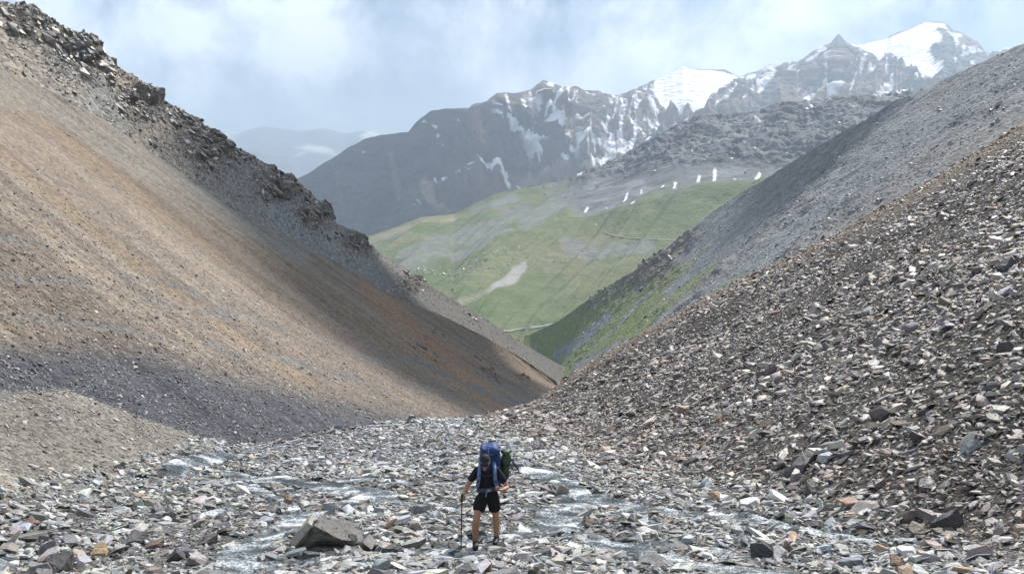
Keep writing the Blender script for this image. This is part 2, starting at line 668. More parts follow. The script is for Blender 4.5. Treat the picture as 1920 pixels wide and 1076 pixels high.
dmask = ss(33, 44, GY) * ss(-4, -10, GX)  # shade beyond the knoll, painted into the ground colour
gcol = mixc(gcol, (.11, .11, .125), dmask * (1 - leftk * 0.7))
gcol *= .85 * (1 + 0.25 * fbm(gp * 0.5, 3, 51))[..., None]

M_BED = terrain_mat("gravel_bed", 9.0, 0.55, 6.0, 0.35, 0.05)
M_KNOLL = terrain_mat("fine_scree", 8.0, 0.42, 5.0, 0.25, 0.05, spec=0.2)
GF = grid_faces(NY, NX)
fc = GV.reshape(-1, 3)[GF].mean(1)
is_right = fc[:, 0] > xf_right(fc[:, 1])
is_left = (fc[:, 0] < xk_left(fc[:, 1])) & (fc[:, 1] > 12)


def sub_ground(name, mask, mat):
    f = GF[mask]
    used, inv = np.unique(f, return_inverse=True)
    me = mesh_np(name, GV.reshape(-1, 3)[used], inv.reshape(f.shape), mat, {"col": gcol.reshape(-1, 3)[used]})
    return tag(link(bpy.data.objects.new(name, me)), kind="structure")


stream_bed = sub_ground("stream_bed", ~is_right & ~is_left, M_BED)
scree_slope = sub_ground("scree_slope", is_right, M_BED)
knoll = sub_ground("knoll", is_left, M_KNOLL)

# ------------------------------------------------------------------ left hillside, brown scree
F1 = Sheet(
    [(-2400, -900, 28), (-1300, -650, 42), (-500, -150, 68), (0, 125, 90), (130, 190, 97), (290, 290, 110), (340, 330, 115), (560, 452, 140), (700, 538, 170), (850, 602, 200), (960, 660, 222), (1042, 714, 240)],
    [(60, 905, 31), (450, 870, 41), (830, 845, 62), (950, 788, 104), (975, 774, 116), (1005, 760, 138), (1013, 756, 146), (1040, 741, 176), (1055, 734, 200), (1064, 731, 224), (1072, 734, 238), (1080, 744, 248)],
    820, 300, back=(0.2, 9, 1.1))
q = F1.V
F1.push(-2.0 * np.sin(np.pi * np.clip(F1.T, 0, 1)) * (0.4 + 0.6 * ss(0.3, 1, F1.T)))
F1.push(0.55 * fbm(np.stack([F1.U * .07, F1.Vm * .03, 0 * F1.U], -1), 3, 5) * ss(0, .08, F1.T) + 0.22 * fbm(np.stack([F1.U * .45, F1.Vm * .07, 0 * F1.U], -1), 3, 6)
        + 0.10 * fbm(q * 0.9, 3, 8))
f1x, f1y = F1.pix()
uvn = np.stack([F1.U * .10, F1.Vm * .02, 0 * F1.U], -1)
s1 = fbm(uvn, 4, 21); s2 = fbm(uvn * vec(2.2, 1.4, 1) + 5, 4, 22)
c = np.broadcast_to(vec(.238, .186, .140), F1.V.shape).copy()
c = mixc(c, (.288, .232, .176), ss(0.0, 0.35, s1) * ss(700, 300, f1x))
c = mixc(c, (.155, .118, .092), ss(0.0, 0.36, s2) * 0.6)
c = mixc(c, (.27, .20, .13), ss(0.14, 0.4, fbm(uvn * vec(1.6, 1, 1) + 31, 3, 23)) * 0.7)
# rusty streak on the right part, ending near the tongue of the scree
dr = seg_dist(f1x, f1y, [(690, 535), (760, 610), (830, 665), (900, 725), (940, 758)])
c = mixc(c, (.40, .20, .10), ss(34, 4, dr) * 0.5 * ss(-.5, .3, s2))
# grey-green cap under the crest
dc = seg_dist(f1x, f1y, [(0, 150), (130, 215), (290, 315), (430, 400), (560, 470)])
c = mixc(c, (.25, .23, .19), ss(42, 10, dc + 14 * s2) * 0.75)
# bluish dark scree at the slope's foot, its shadow painted into the colour
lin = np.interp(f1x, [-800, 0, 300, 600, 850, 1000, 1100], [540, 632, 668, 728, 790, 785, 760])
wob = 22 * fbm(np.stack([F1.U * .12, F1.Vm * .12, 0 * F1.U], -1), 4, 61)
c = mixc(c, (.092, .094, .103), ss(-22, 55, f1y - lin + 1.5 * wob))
# grey bands of coarse debris
for k, (yy0, yy1, wd) in enumerate([(505, 640, 14), (600, 690, 16), (420, 640, 9)]):
    ln = np.interp(f1x, [-100, 600, 1000], [yy0 - 20, yy1, yy1 + 110])
    c = mixc(c, (.20, .185, .165), ss(wd, 2, np.abs(f1y - ln + wob * 1.3)) * ss(-.35, .2, s2) * .8)
c *= (1 + 0.14 * fbm(q * .35, 4, 71))[..., None]
M_F1 = terrain_mat("brown_scree", 4.5, 0.30, 1.6, 0.16, 0.07, streak=(1.3, 0.05), streak_amt=0.16)
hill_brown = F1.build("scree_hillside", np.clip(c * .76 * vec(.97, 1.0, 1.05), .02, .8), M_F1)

# ------------------------------------------------------------------ grey rocky ridge behind it
F2 = Sheet(
    [(-700, -400, 80), (0, 2, 112), (87, 40, 116), (134, 62, 119), (170, 78, 121), (191, 107, 123), (251, 150, 128), (321, 197, 136), (388, 241, 145), (448, 281, 157), (484, 300, 164), (524, 320, 173), (557, 344, 181), (601, 381, 195), (624, 416, 206), (648, 428, 213), (694, 461, 228), (745, 498, 244), (808, 538, 268), (894, 589, 305), (958, 631, 350), (1025, 671, 400), (1068, 694, 435)],
    [(-560, 60, 76), (60, 230, 101), (160, 280, 106), (220, 310, 110), (260, 330, 112), (290, 350, 116), (350, 390, 121), (430, 440, 130), (500, 490, 140), (580, 530, 152), (620, 550, 160), (670, 580, 170), (710, 605, 178), (750, 620, 190), (780, 640, 195), (810, 650, 202), (860, 670, 214), (900, 690, 226), (950, 710, 238), (1000, 730, 250), (1050, 745, 265), (1075, 750, 285), (1090, 755, 310)],
    900, 170, back=(0.2, 26, 1.0), linear=True)
q = F2.V
px2, py2 = F2.pix()
crag = np.zeros(px2.shape)
for (x, y, rx) in [(60, 30, 50), (150, 95, 60), (270, 190, 45), (395, 262, 70), (520, 345, 45), (590, 400, 38), (670, 455, 30), (770, 530, 25)]:
    crag = np.maximum(crag, np.exp(-(((px2 - x) / rx) ** 2 + ((py2 - y) / (rx * .8)) ** 2)))
blk = ridged(q * vec(.22, .22, .30), 4, 31)
stair = np.floor(fbm(q * .33, 3, 33) * 5) / 5
F2.push((0.16 + 2.3 * crag + .5 * ss(.35, .0, F2.T)) * (0.55 * blk + 0.5 * stair) * np.where(F2.T < 0, 0.5, 1) + 0.12 * fbm(q * .9, 3, 35))
c = np.broadcast_to(vec(.225, .215, .200), F2.V.shape).copy()
n1 = fbm(q * .06, 4, 37); n2 = fbm(np.stack([F2.U * .09, F2.Vm * .03, 0 * F2.U], -1), 4, 38)
c = mixc(c, (.21, .222, .226), ss(-.3, .3, n2) * ss(250, 420, px2) * ss(.1, .4, F2.T))
c = mixc(c, (.30, .255, .20), ss(-.05, .3, n1) * ss(520, 250, px2) * .8)
c = mixc(c, (.135, .115, .095), ss(.2, .6, crag) * .85)
c = mixc(c, (.28, .265, .245), ss(.15, .4, fbm(q * .25, 3, 39)) * .4)
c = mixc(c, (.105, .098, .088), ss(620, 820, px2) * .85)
M_F2 = terrain_mat("grey_scree", 2.6, 0.36, 0.9, 0.28, 0.15)
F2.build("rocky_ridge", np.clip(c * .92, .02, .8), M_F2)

# ------------------------------------------------------------------ grey slope on the right, beyond the near scree
E = Sheet(
    [(2500, -210, 150), (2150, -20, 185), (1920, 82, 210), (1860, 109, 222), (1790, 140, 236), (1732, 168, 250), (1673, 192, 264), (1626, 224, 276), (1576, 250, 290), (1517, 285, 305), (1478, 308, 318), (1431, 340, 335), (1400, 354, 345), (1340, 395, 370), (1295, 433, 395), (1242, 472, 425), (1196, 504, 460), (1136, 540, 505), (1090, 571, 550), (1047, 602, 600), (994, 627, 660), (930, 640, 720)],
    [(1500, 690, 110), (1300, 680, 150), (1150, 705, 195), (1125, 708, 210), (1105, 712, 225), (1090, 714, 242), (1078, 716, 260), (1070, 718, 280), (1062, 718, 300), (1056, 716, 325), (1052, 714, 345), (1050, 712, 370), (1048, 710, 390), (1046, 708, 420), (1045, 706, 440), (1044, 704, 460), (1043, 702, 480), (1042, 700, 510), (1040, 698, 540), (1036, 694, 570), (1000, 690, 600), (930, 690, 640)],
    620, 230, back=(0.2, 40, .9), linear=True)
q = E.V
ex, ey = E.pix()
ncl = ss(.0, .4, fbm(q * vec(.03, .03, .05), 3, 81))
oc = np.exp(-(((ex - 1215) / 45) ** 2 + ((ey - 500) / 38) ** 2)) + .7 * np.exp(-((seg_dist(ex, ey, [(1100, 575), (1200, 515), (1300, 445)])) / 16) ** 2)
E.push((.5 + 1.3 * ncl + 3.0 * oc) * (.5 * ridged(q * .12, 4, 82) + .3 * np.floor(fbm(q * .2, 3, 83) * 4) / 4) + .3 * fbm(q * .5, 3, 84))
c = np.broadcast_to(vec(.200, .210, .222), E.V.shape).copy()
c = mixc(c, (.215, .20, .185), ss(-.1, .35, fbm(q * .035, 4, 85)) * .7)
c = mixc(c, (.25, .255, .26), ss(.1, .45, fbm(q * .15, 4, 86)) * .6)
eun = np.stack([E.U * .045, E.Vm * .008, 0 * E.U], -1)
gs = fbm(eun, 4, 87)
grn = ss(.0, .2, gs + .35 * ss(1260, 1060, ex) * ss(480, 620, ey) - .06) * ss(1480, 1230, ex) * ss(430, 540, ey)
for pts, w in [([(1275, 505), (1180, 565), (1110, 620)], 9), ([(1240, 560), (1170, 620), (1120, 665)], 9), ([(1180, 540), (1090, 610), (1040, 650)], 12), ([(1130, 560), (1050, 615), (990, 640)], 14)]:
    grn = np.maximum(grn, ss(w * 1.5, w * .3, seg_dist(ex, ey, pts) + 10 * gs))
for pts, w in [([(1140, 595), (1080, 645), (1045, 665)], 9), ([(1170, 650), (1090, 690)], 14)]:
    grn = grn * (1 - ss(w * 1.4, w * .6, seg_dist(ex, ey, pts)))
c = mixc(c, (.165, .200, .075), np.clip(grn, 0, 1) * .9)
c = mixc(c, (.20, .17, .15), np.clip(oc, 0, 1) * .8)
M_E = terrain_mat("grey_slope", 1.5, 0.30, 0.35, 0.22, 0.28, streak=(0.22, 0.015), streak_amt=0.16)
E.build("grey_hillside", np.clip(c * .86, .02, .8), M_E)

# ------------------------------------------------------------------ green valley side and dark rocky ridge above it
C = Sheet(
    [(520, 480, 1150), (688, 444, 1180), (743, 426, 1200), (789, 408, 1210), (852, 402, 1230), (888, 384, 1240), (923, 366, 1250), (959, 357, 1260), (1012, 348, 1270), (1065, 338, 1280), (1130, 315, 1290), (1181, 294, 1300), (1225, 269, 1310), (1279, 239, 1320), (1314, 225, 1320), (1402, 215, 1310), (1480, 203, 1300), (1618, 189, 1290), (1673, 184, 1290), (1800, 180, 1300), (2200, 150, 1300)],
    [(560, 700, 560), (700, 690, 580), (760, 685, 590), (800, 680, 600), (850, 675, 620), (880, 672, 620), (905, 670, 625), (930, 668, 630), (970, 665, 640), (1000, 664, 650), (1050, 662, 660), (1090, 660, 670), (1130, 658, 670), (1170, 655, 680), (1200, 650, 680), (1280, 640, 680), (1360, 630, 680), (1480, 620, 680), (1560, 610, 680), (1700, 600, 680), (2000, 600, 680)],
    640, 330, back=(0.2, 200, .8), linear=True)
q = C.V
cx, cy = C.pix()
ridge_y = np.interp(cx, [520, 688, 852, 959, 1065, 1130, 1225, 1314, 1480, 1673, 2200], [480, 444, 402, 357, 338, 315, 269, 225, 203, 184, 150])
# edge between the dark rock above and the grass below
gl = np.interp(cx, [600, 760, 900, 960, 1000, 1050, 1095, 1140, 1181, 1222, 1263, 1412, 1700], [380, 360, 340, 330, 345, 385, 405, 404, 392, 371, 362, 344, 320])
rock_up = ss(13, -13, cy - gl + 18 * fbm(q * .02, 4, 90)) * ss(960, 1120, cx)
C.push(rock_up * (9 * ridged(q * .014, 5, 91, .62) + 5 * ridged(q * .05, 4, 92, .65) + 3.2 * ridged(q * vec(.14, .14, .09), 3, 106)) * ss(330, 290, cy - 40 * ss(1300, 1000, cx)) * ss(-.2, .06, C.T)
       + 6 * fbm(q * .008, 4, 93) * ss(0, .1, C.T) + .7 * ridged(q * .035, 3, 94) + .4 * fbm(q * .12, 3, 95))
C.push((1 - rock_up) * ss(.02, .2, C.T) * (9 * ridged(np.stack([C.U * .011 + C.Vm * .006, C.Vm * .0022, 0 * C.U], -1), 3, 103, .55) + .7 * ridged(np.stack([C.U * .05 + C.Vm * .02, C.Vm * .006, 0 * C.U], -1), 3, 104)))
C.push(5 * np.exp(-((cy - gl - 8) / 16) ** 2) * ss(1080, 1180, cx))
c = np.broadcast_to(vec(.108, .138, .070), C.V.shape).copy()
cun = np.stack([C.U * .012 + C.Vm * .006, C.Vm * .002, 0 * C.U], -1)
g1 = fbm(q * .012, 4, 96); g2 = fbm(q * vec(.03, .012, .03), 4, 97)
c = mixc(c, (.165, .172, .092), ss(-.2, .5, g1) * .7)
c = mixc(c, (.09, .125, .055), ss(.0, .4, g2) * .65)
c = mixc(c, (.20, .18, .12), ss(.05, .4, fbm(q * .02, 4, 98)) * .55 * ss(560, 470, cy))
# grey talus patches on the grass
w = 14 * fbm(q * .03, 4, 99)
talus = np.zeros(cx.shape)
for pts, wd in [([(760, 492), (830, 462), (920, 420), (985, 395)], 22), ([(985, 420), (1060, 380), (1110, 352)], 26), ([(890, 395), (960, 372)], 13), ([(1060, 455), (1130, 470), (1220, 470)], 16), ([(700, 460), (760, 440)], 7), ([(850, 480), (900, 455), (960, 430)], 7)]:
    talus = np.maximum(talus, ss(wd, wd * .35, seg_dist(cx, cy, pts) + w * .9))
c = mixc(c, (.185, .19, .185), talus * .72)
tongue = poly_sd(cx, cy, [(985, 490), (990, 500), (965, 530), (935, 548), (915, 558), (925, 542), (945, 520), (962, 500)])
c = mixc(c, (.30, .29, .275), ss(3, -3, tongue + w * .25))
c = mixc(c, (.26, .24, .19), ss(8, 1, seg_dist(cx, cy, [(925, 550), (880, 575), (820, 610)])) * .6)
c = mixc(c, (.20, .19, .125), .6 * ss(16, 3, seg_dist(cx, cy, [(740, 424), (800, 410), (850, 405)]) + w * .5))
c = mixc(c, (.30, .26, .19), ss(10, 2, seg_dist(cx, cy, [(690, 452), (760, 432), (850, 412)]) + w * .6) * .35)
dk = np.broadcast_to(vec(.145, .148, .158), C.V.shape).copy()
dk = mixc(dk, (.215, .215, .22), ss(0, .35, fbm(q * .03, 4, 100)))
dk = mixc(dk, (.10, .10, .105), ss(.05, .35, fbm(q * .05, 4, 101)) * .8)
c = c * (1 - rock_up[..., None]) + dk * rock_up[..., None]
snow = np.full(cx.shape, 99.0)
for pts, wd in [([(1102, 391), (1098, 399)], 7), ([(1178, 365), (1172, 384)], 5), ([(1204, 360), (1203, 366)], 5), ([(1247, 357), (1246, 361)], 5), ([(1268, 350), (1266, 362)], 6), ([(1312, 334), (1308, 347)], 7), ([(1341, 323), (1340, 344)], 8), ([(1377, 336), (1378, 337)], 4), ([(1388, 340), (1389, 341)], 4), ([(1424, 325), (1418, 336)], 8), ([(1138, 395), (1140, 398)], 4), ([(1085, 335), (1092, 332)], 3), ([(1195, 386), (1188, 392)], 3),
               ([(1620, 190), (1672, 187)], 4), ([(1520, 212), (1522, 216)], 6), ([(1418, 232), (1425, 238)], 6), ([(1600, 212), (1618, 208)], 4), ([(1225, 270), (1218, 274)], 5), ([(1523, 235), (1524, 238)], 3), ([(1331, 277), (1333, 279)], 4), ([(1395, 283), (1399, 283)], 3)]:
    snow = np.minimum(snow, seg_dist(cx, cy, pts) - wd * .34)
c = mixc(c, (.86, .87, .90), ss(1.2, -.8, snow + 2.6 * fbm(q * .26, 3, 105) + .6))
c *= (1 + 0.12 * fbm(q * .08, 3, 102) * (1 - ss(1, -1, snow)))[..., None]
M_C = terrain_mat("valley_side", 0.3, 0.10, 0.09, 0.13, .7)
valley = C.build("valley_hillside", np.clip(c * (1 - .06 * (1 - ss(1, -1, snow)))[..., None], .02, .9), M_C)

# ------------------------------------------------------------------ snowy range
ridgeB = [(330, 470), (450, 400), (520, 358), (553, 338), (572, 330), (603, 311), (632, 292), (657, 275), (685, 262), (711, 254), (742, 252), (766, 248), (783, 229), (809, 208), (837, 205), (881, 204), (886, 197), (913, 190), (932, 175), (966, 176), (995, 170), (1018, 152), (1036, 157), (1055, 163), (1080, 163), (1096, 170), (1124, 172), (1149, 180), (1162, 178), (1194, 167), (1228, 151), (1260, 135), (1282, 124), (1295, 129), (1330, 131), (1358, 132), (1371, 138), (1387, 146), (1402, 138), (1421, 134), (1443, 122), (1474, 127), (1486, 117), (1501, 116), (1529, 94), (1558, 82), (1573, 64), (1587, 80), (1607, 86), (1665, 73), (1673, 65), (1700, 57), (1736, 42), (1759, 41), (1775, 45), (1787, 58), (1802, 62), (1833, 80), (1847, 99), (1862, 102), (1888, 91), (1905, 93), (1960, 120), (2300, 160)]
crestB = [(x, y, float(np.interp(x, [330, 800, 1018, 1282, 1573, 1736, 2300], [3300, 3500, 3900, 4500, 4600, 5100, 5400]))) for x, y in ridgeB]
footB = [(x * .98 + 20, float(np.interp(x, [330, 690, 860, 1130, 1314, 1673, 2300], [560, 520, 470, 400, 330, 280, 250])), float(np.interp(x, [330, 900, 1300, 2300], [2300, 2400, 2700, 3000]))) for x, y in ridgeB]
B = Sheet(crestB, footB, 860, 250, back=(0.2, 900, .8), linear=True, tpow=1.1)
q = B.V
bx, by = B.pix()
gul = ridged(np.stack([B.U * .0042 + .25 * fbm(q * .0015, 3, 120), B.Vm * .0009, 0 * B.U], -1), 4, 121, .55)
gul2 = ridged(q * .0035, 5, 122, .55)
soft = np.zeros(bx.shape)          # glaciers and scree fans are smooth
ice1 = poly_sd(bx, by, [(1228, 150), (1262, 136), (1282, 125), (1300, 131), (1340, 133), (1375, 142), (1388, 150), (1372, 165), (1345, 190), (1330, 205), (1312, 220), (1290, 205), (1275, 215), (1262, 200), (1250, 212), (1240, 200), (1226, 180)])
ice2 = poly_sd(bx, by, [(1590, 82), (1607, 86), (1665, 74), (1700, 58), (1736, 43), (1770, 46), (1776, 58), (1760, 55), (1753, 58), (1765, 74), (1763, 84), (1743, 98), (1749, 117), (1759, 129), (1768, 148), (1753, 151), (1724, 142), (1700, 134), (1687, 117), (1673, 105), (1650, 113), (1634, 101), (1618, 97)])
soft = np.maximum(ss(6, -8, ice1), ss(6, -8, ice2))
fade = ss(-.02, .14, B.T) * .88 + .12
fade = ss(-.02, .3, B.T)
B.push(fade * (1 - .85 * soft) * (lerp(28, 64, ss(600, 1000, bx)) * (gul - .2) + lerp(20, 46, ss(600, 1000, bx)) * (gul2 - .1))
       + (1 - soft) * (24 * ridged(q * vec(.011, .011, .006), 4, 123, .6) + 9 * ridged(q * .035, 3, 136)) * (.18 + .82 * fade))
c = np.broadcast_to(vec(.088, .080, .084), B.V.shape).copy()
n1 = fbm(q * .0016, 4, 125)
vst = fbm(np.stack([B.U * .006, B.Vm * .0006, 0 * B.U], -1), 4, 126)
c = mixc(c, (.165, .108, .078), ss(-.05, .3, n1 + .4 * fbm(q * .006, 3, 137)) * .85 * ss(760, 950, bx))
c = mixc(c, (.055, .056, .064), ss(.05, .35, fbm(q * .009, 4, 138) - .3 * gul) * .8)
c = mixc(c, (.20, .165, .14), ss(.08, .4, vst) * .6 * ss(300, 400, by))
for pts, wd, cc in [([(895, 232), (900, 262), (912, 285)], 18, (.33, .23, .17)), ([(1060, 318), (1020, 330), (985, 345)], 22, (.34, .26, .20)), ([(800, 360), (812, 390), (840, 402)], 9, (.30, .23, .18)), ([(735, 300), (745, 360), (760, 405)], 7, (.22, .17, .145)), ([(640, 340), (650, 420)], 8, (.19, .155, .135)),
                    ([(1700, 140), (1640, 165), (1560, 180), (1500, 188)], 24, (.27, .175, .13)), ([(1600, 110), (1660, 140)], 15, (.26, .17, .13)), ([(1360, 195), (1320, 222)], 8, (.25, .18, .14)), ([(1330, 160), (1310, 200)], 2, (.2, .17, .15)), ([(1055, 225), (1075, 275), (1090, 300)], 16, (.20, .15, .13))]:
    c = mixc(c, cc, ss(wd, wd * .2, seg_dist(bx, by, pts) + 12 * n1 + 6 * vst) * .85)
Z5 = lambda *p: [(x / 3.165 + 540, y / 3.165 + 120) for x, y in p]
Z6 = lambda *p: [(x / 3.165 + 960, y / 3.165 + 80) for x, y in p]
Z8 = lambda *p: [(x / 2.5615 + 1400, y / 2.5615) for x, y in p]
strokes = [(Z6((340, 265), (250, 390)), 4), (Z6((300, 265), (240, 370), (230, 420)), 3.5), (Z6((150, 300), (230, 330)), 4), (Z6((190, 250), (240, 270)), 4), (Z6((110, 310), (120, 390)), 3), (Z6((60, 350), (80, 385)), 2.5), (Z6((140, 350), (160, 395)), 3.5),
           (Z6((600, 320), (625, 380), (610, 450)), 6), (Z6((560, 460), (550, 520)), 3.5), (Z6((450, 420), (520, 465)), 3), (Z6((520, 330), (580, 380)), 2.5), (Z6((440, 300), (490, 350)), 2.2), (Z6((390, 405), (430, 445)), 2.5), (Z6((540, 460), (580, 455)), 5), (Z6((590, 480), (600, 470)), 4),
           (Z6((860, 270), (780, 340), (700, 470)), 3), (Z6((810, 260), (800, 310)), 3.5), (Z6((730, 310), (690, 400), (650, 540)), 3.5), (Z6((660, 370), (640, 460)), 4), (Z6((680, 400), (690, 430)), 4),
           (Z6((590, 570), (600, 650)), 7), (Z6((640, 570), (650, 650)), 6), (Z6((680, 580), (675, 640)), 5), (Z6((760, 520), (720, 570), (710, 640)), 4), (Z6((720, 500), (735, 510)), 5), (Z6((850, 400), (860, 460)), 2), (Z6((820, 400), (870, 430)), 2), (Z6((965, 475), (990, 480)), 5), (Z6((780, 545), (800, 560)), 2), (Z6((820, 360), (840, 375)), 4),
           (Z6((430, 570), (440, 660)), 4), (Z6((380, 500), (415, 540)), 3), (Z6((300, 450), (295, 490)), 4), (Z6((440, 530), (450, 570)), 4), (Z6((430, 670), (480, 710)), 4), (Z6((365, 675), (405, 685)), 2.5), (Z6((300, 670), (330, 695)), 2), (Z6((360, 620), (380, 640)), 2), (Z6((330, 340), (350, 380)), 4), (Z6((310, 400), (330, 420)), 3), (Z6((370, 290), (365, 350)), 2.5), (Z6((470, 715), (480, 750)), 3),
           (Z6((1370, 215), (1280, 300), (1130, 460)), 3.6), (Z6((1345, 270), (1300, 340)), 6), (Z6((1290, 340), (1200, 450)), 4), (Z6((1450, 345), (1360, 395)), 3), (Z6((1430, 200), (1440, 240)), 3), (Z6((1410, 200), (1400, 220)), 2), (Z6((1010, 505), (1040, 490)), 3), (Z6((1340, 310), (1320, 370)), 3),
           (Z6((395, 805), (425, 800)), 2), (Z6((300, 665), (325, 690)), 2),
           (Z5((1250, 410), (1350, 455)), 2.2), (Z5((1230, 375), (1260, 395)), 2), (Z5((1040, 690), (1090, 680)), 3), (Z5((920, 725), (950, 720)), 2.2), (Z5((875, 738), (878, 740)), 2), (Z5((992, 703), (1020, 703)), 2.4), (Z5((1290, 190), (1300, 240)), 3.5), (Z5((1310, 260), (1325, 285)), 2), (Z5((1220, 235), (1235, 260)), 2.8), (Z5((1400, 225), (1410, 260)), 3.5), (Z5((1250, 210), (1258, 215)), 2), (Z5((855, 365), (875, 383)), 1.8), (Z5((1225, 390), (1228, 405)), 2), (Z5((1020, 400), (1024, 410)), 2.4), (Z5((1070, 405), (1072, 418)), 2.2), (Z5((890, 425), (896, 435)), 2), (Z5((1008, 345), (1012, 352)), 2), (Z5((1078, 318), (1080, 322)), 2), (Z5((805, 345), (812, 340)), 1.8), (Z5((457, 540), (458, 545)), 2.4), (Z5((1045, 295), (1056, 298)), 2), (Z5((920, 485), (920, 492)), 1.5), (Z5((1365, 715), (1370, 720)), 2.4), (Z5((1100, 650), (1106, 652)), 2.6), (Z5((1232, 490), (1234, 520)), 1.8), (Z5((1290, 680), (1292, 690)), 2), (Z5((805, 885), (808, 892)), 2.5), (Z5((785, 915), (788, 918)), 2), (Z5((1440, 190), (1445, 240)), 4), (Z5((1480, 180), (1540, 210)), 4), (Z5((1480, 245), (1500, 250)), 4),
           (Z8((430, 310), (410, 380), (350, 430), (270, 515)), 3), (Z8((435, 440), (385, 490)), 2.4), (Z8((525, 285), (505, 340)), 3.5), (Z8((575, 300), (545, 345)), 3), (Z8((540, 265), (552, 262)), 3), (Z8((570, 265), (566, 295)), 2), (Z8((675, 290), (670, 340)), 1.8), (Z8((515, 385), (490, 430)), 2.4), (Z8((320, 460), (345, 425)), 2), (Z8((195, 360), (235, 345)), 4), (Z8((200, 380), (230, 375)), 3), (Z8((250, 310), (255, 320)), 4), (Z8((340, 280), (345, 295)), 4), (Z8((465, 250), (470, 258)), 2.5), (Z8((275, 380), (280, 395)), 2.5), (Z8((10, 375), (40, 370)), 4), (Z8((30, 370), (35, 410)), 3), (Z8((0, 510), (50, 480)), 3), (Z8((720, 462), (800, 458)), 2.6), (Z8((560, 485), (690, 480)), 2.2), (Z8((320, 520), (315, 555)), 3.5), (Z8((800, 395), (825, 412)), 2.5), (Z8((765, 400), (775, 400)), 2.2), (Z8((965, 170), (1020, 180)), 6), (Z8((1000, 190), (1010, 215)), 4), (Z8((1040, 255), (1110, 262)), 3), (Z8((1060, 250), (1080, 255)), 4), (Z8((960, 325), (990, 355)), 2.2), (Z8((1070, 295), (1085, 320)), 2.4), (Z8((1010, 290), (1012, 300)), 2.5), (Z8((1030, 235), (1040, 250)), 3), (Z8((1150, 265), (1156, 290)), 3), (Z8((585, 345), (610, 342)), 2), (Z8((1190, 262), (1260, 235)), 5)]
sd = np.full(bx.shape, 99.0)
for pts, wd in strokes:
    sd = np.minimum(sd, seg_dist(bx, by, pts) - wd * .62)
for pts in [Z6((160, 485), (220, 450), (250, 455), (305, 530), (270, 560), (240, 535), (185, 510)), Z6((0, 490), (75, 560), (125, 540), (130, 560), (185, 575), (80, 600), (0, 530), (-120, 430), (-110, 420)), Z6((510, 700), (560, 660), (650, 650), (700, 660), (640, 700), (545, 740), (500, 720)), Z6((790, 465), (860, 480), (925, 475), (915, 515), (860, 500)),
            Z5((1110, 650), (1200, 635), (1260, 660), (1310, 720), (1310, 750), (1250, 725), (1265, 690), (1190, 660)), Z8((100, 318), (185, 330), (165, 380), (130, 425), (65, 492), (70, 455), (108, 420), (85, 390)), Z8((700, 350), (705, 390), (665, 460), (625, 462), (655, 400))]:
    sd = np.minimum(sd, poly_sd(bx, by, pts))
sd = np.minimum(sd, np.minimum(ice1, ice2))
rock_low = ss(.55, .8, B.T)
rough = 2.4 * fbm(q * .028, 4, 127) + 2.0 * fbm(q * .085, 3, 128)
sm = ss(.9, -.7, sd + rough + 3.0 * (gul - .25) * (1 - soft))
sm = np.maximum(sm, ss(.30, .42, .8 * fbm(q * .010, 4, 129) - .35 * gul + .1) * ss(960, 1060, bx) * ss(1250, 1130, bx) * ss(330, 240, by) * .9)
coul = ridged(np.stack([B.U * .017 + 1.0 * fbm(q * .003, 3, 133), B.Vm * .0026, 0 * B.U], -1), 2, 134)
wall = np.maximum(ss(960, 1030, bx) * ss(1270, 1190, bx) * ss(335, 290, by), .75 * ss(1390, 1430, bx) * ss(1590, 1540, bx) * ss(200, 170, by)) * (1 - rock_low)
sm = np.maximum(sm, ss(.70, .84, coul + .24 * fbm(q * .006, 3, 135) + .22 * fbm(q * .05, 3, 139)) * wall)
blue = ss(18, 2, seg_dist(bx, by, [(1268, 205), (1290, 195), (1315, 205)]))
c_snow = mixc(np.broadcast_to(vec(.86, .87, .89), B.V.shape), (.42, .47, .52), blue * ss(-.2, .3, fbm(q * .02, 3, 130)) * .8)
crev = ss(.25, .5, ridged(np.stack([B.U * .016, B.Vm * .012, 0 * B.U], -1), 3, 131)) * ss(26, 8, seg_dist(bx, by, [(1685, 95), (1725, 95)]))
c_snow = mixc(c_snow, (.55, .62, .68), crev * .8)
c = c * (1 - sm[..., None]) + c_snow * sm[..., None]
c *= (1 + (.2 * fbm(q * .006, 4, 132) + .35 * fbm(q * .045, 4, 142)) * (1 - sm))[..., None]
M_B = terrain_mat("high_rock_and_snow", 0.03, 0.12, 0.012, 0.16, 14.0)
B.build("snowy_mountains", np.clip(c * (.84 + .04 * sm)[..., None], .02, .9), M_B)

# far blue range, and the land it stands on
crestA = [(100, 300, 11000), (330, 246, 11000), (400, 244, 11000), (450, 250, 11000), (490, 242, 11000), (520, 245, 11000), (560, 250, 11000), (600, 243, 11000), (650, 252, 11000), (680, 247, 11000), (720, 256, 11000), (790, 268, 11000), (950, 300, 11000), (1100, 330, 11000)]
footA = [(x, 420, 7600) for x, _, _ in crestA]
A = Sheet(crestA, footA, 260, 60, back=(0.2, 2500, .5))
q = A.V
A.push(110 * ridged(q * .0012, 5, 140) * (.35 + .65 * ss(0, .2, A.T)))
ax, ay = A.pix()
c = np.broadcast_to(vec(.13, .14, .15), A.V.shape).copy()
c = mixc(c, (.86, .87, .9), ss(.05, .3, fbm(q * .0016, 4, 141) + ss(268, 246, ay) * .5 - .32) * .7)
M_A = terrain_mat("far_range", 0.004, 0.05, 0.003, 0.1, 10.0)
A.build("far_mountains", c, M_A)
gnd = mesh_np("ground", [(-9500, -900, -330), (9500, -900, -330), (9500, 14000, -330), (-9500, 14000, -330)], [(0, 1, 2, 3)], plain_mat("valley_floor", (.13, .15, .07), .9, .1, .3, .01))
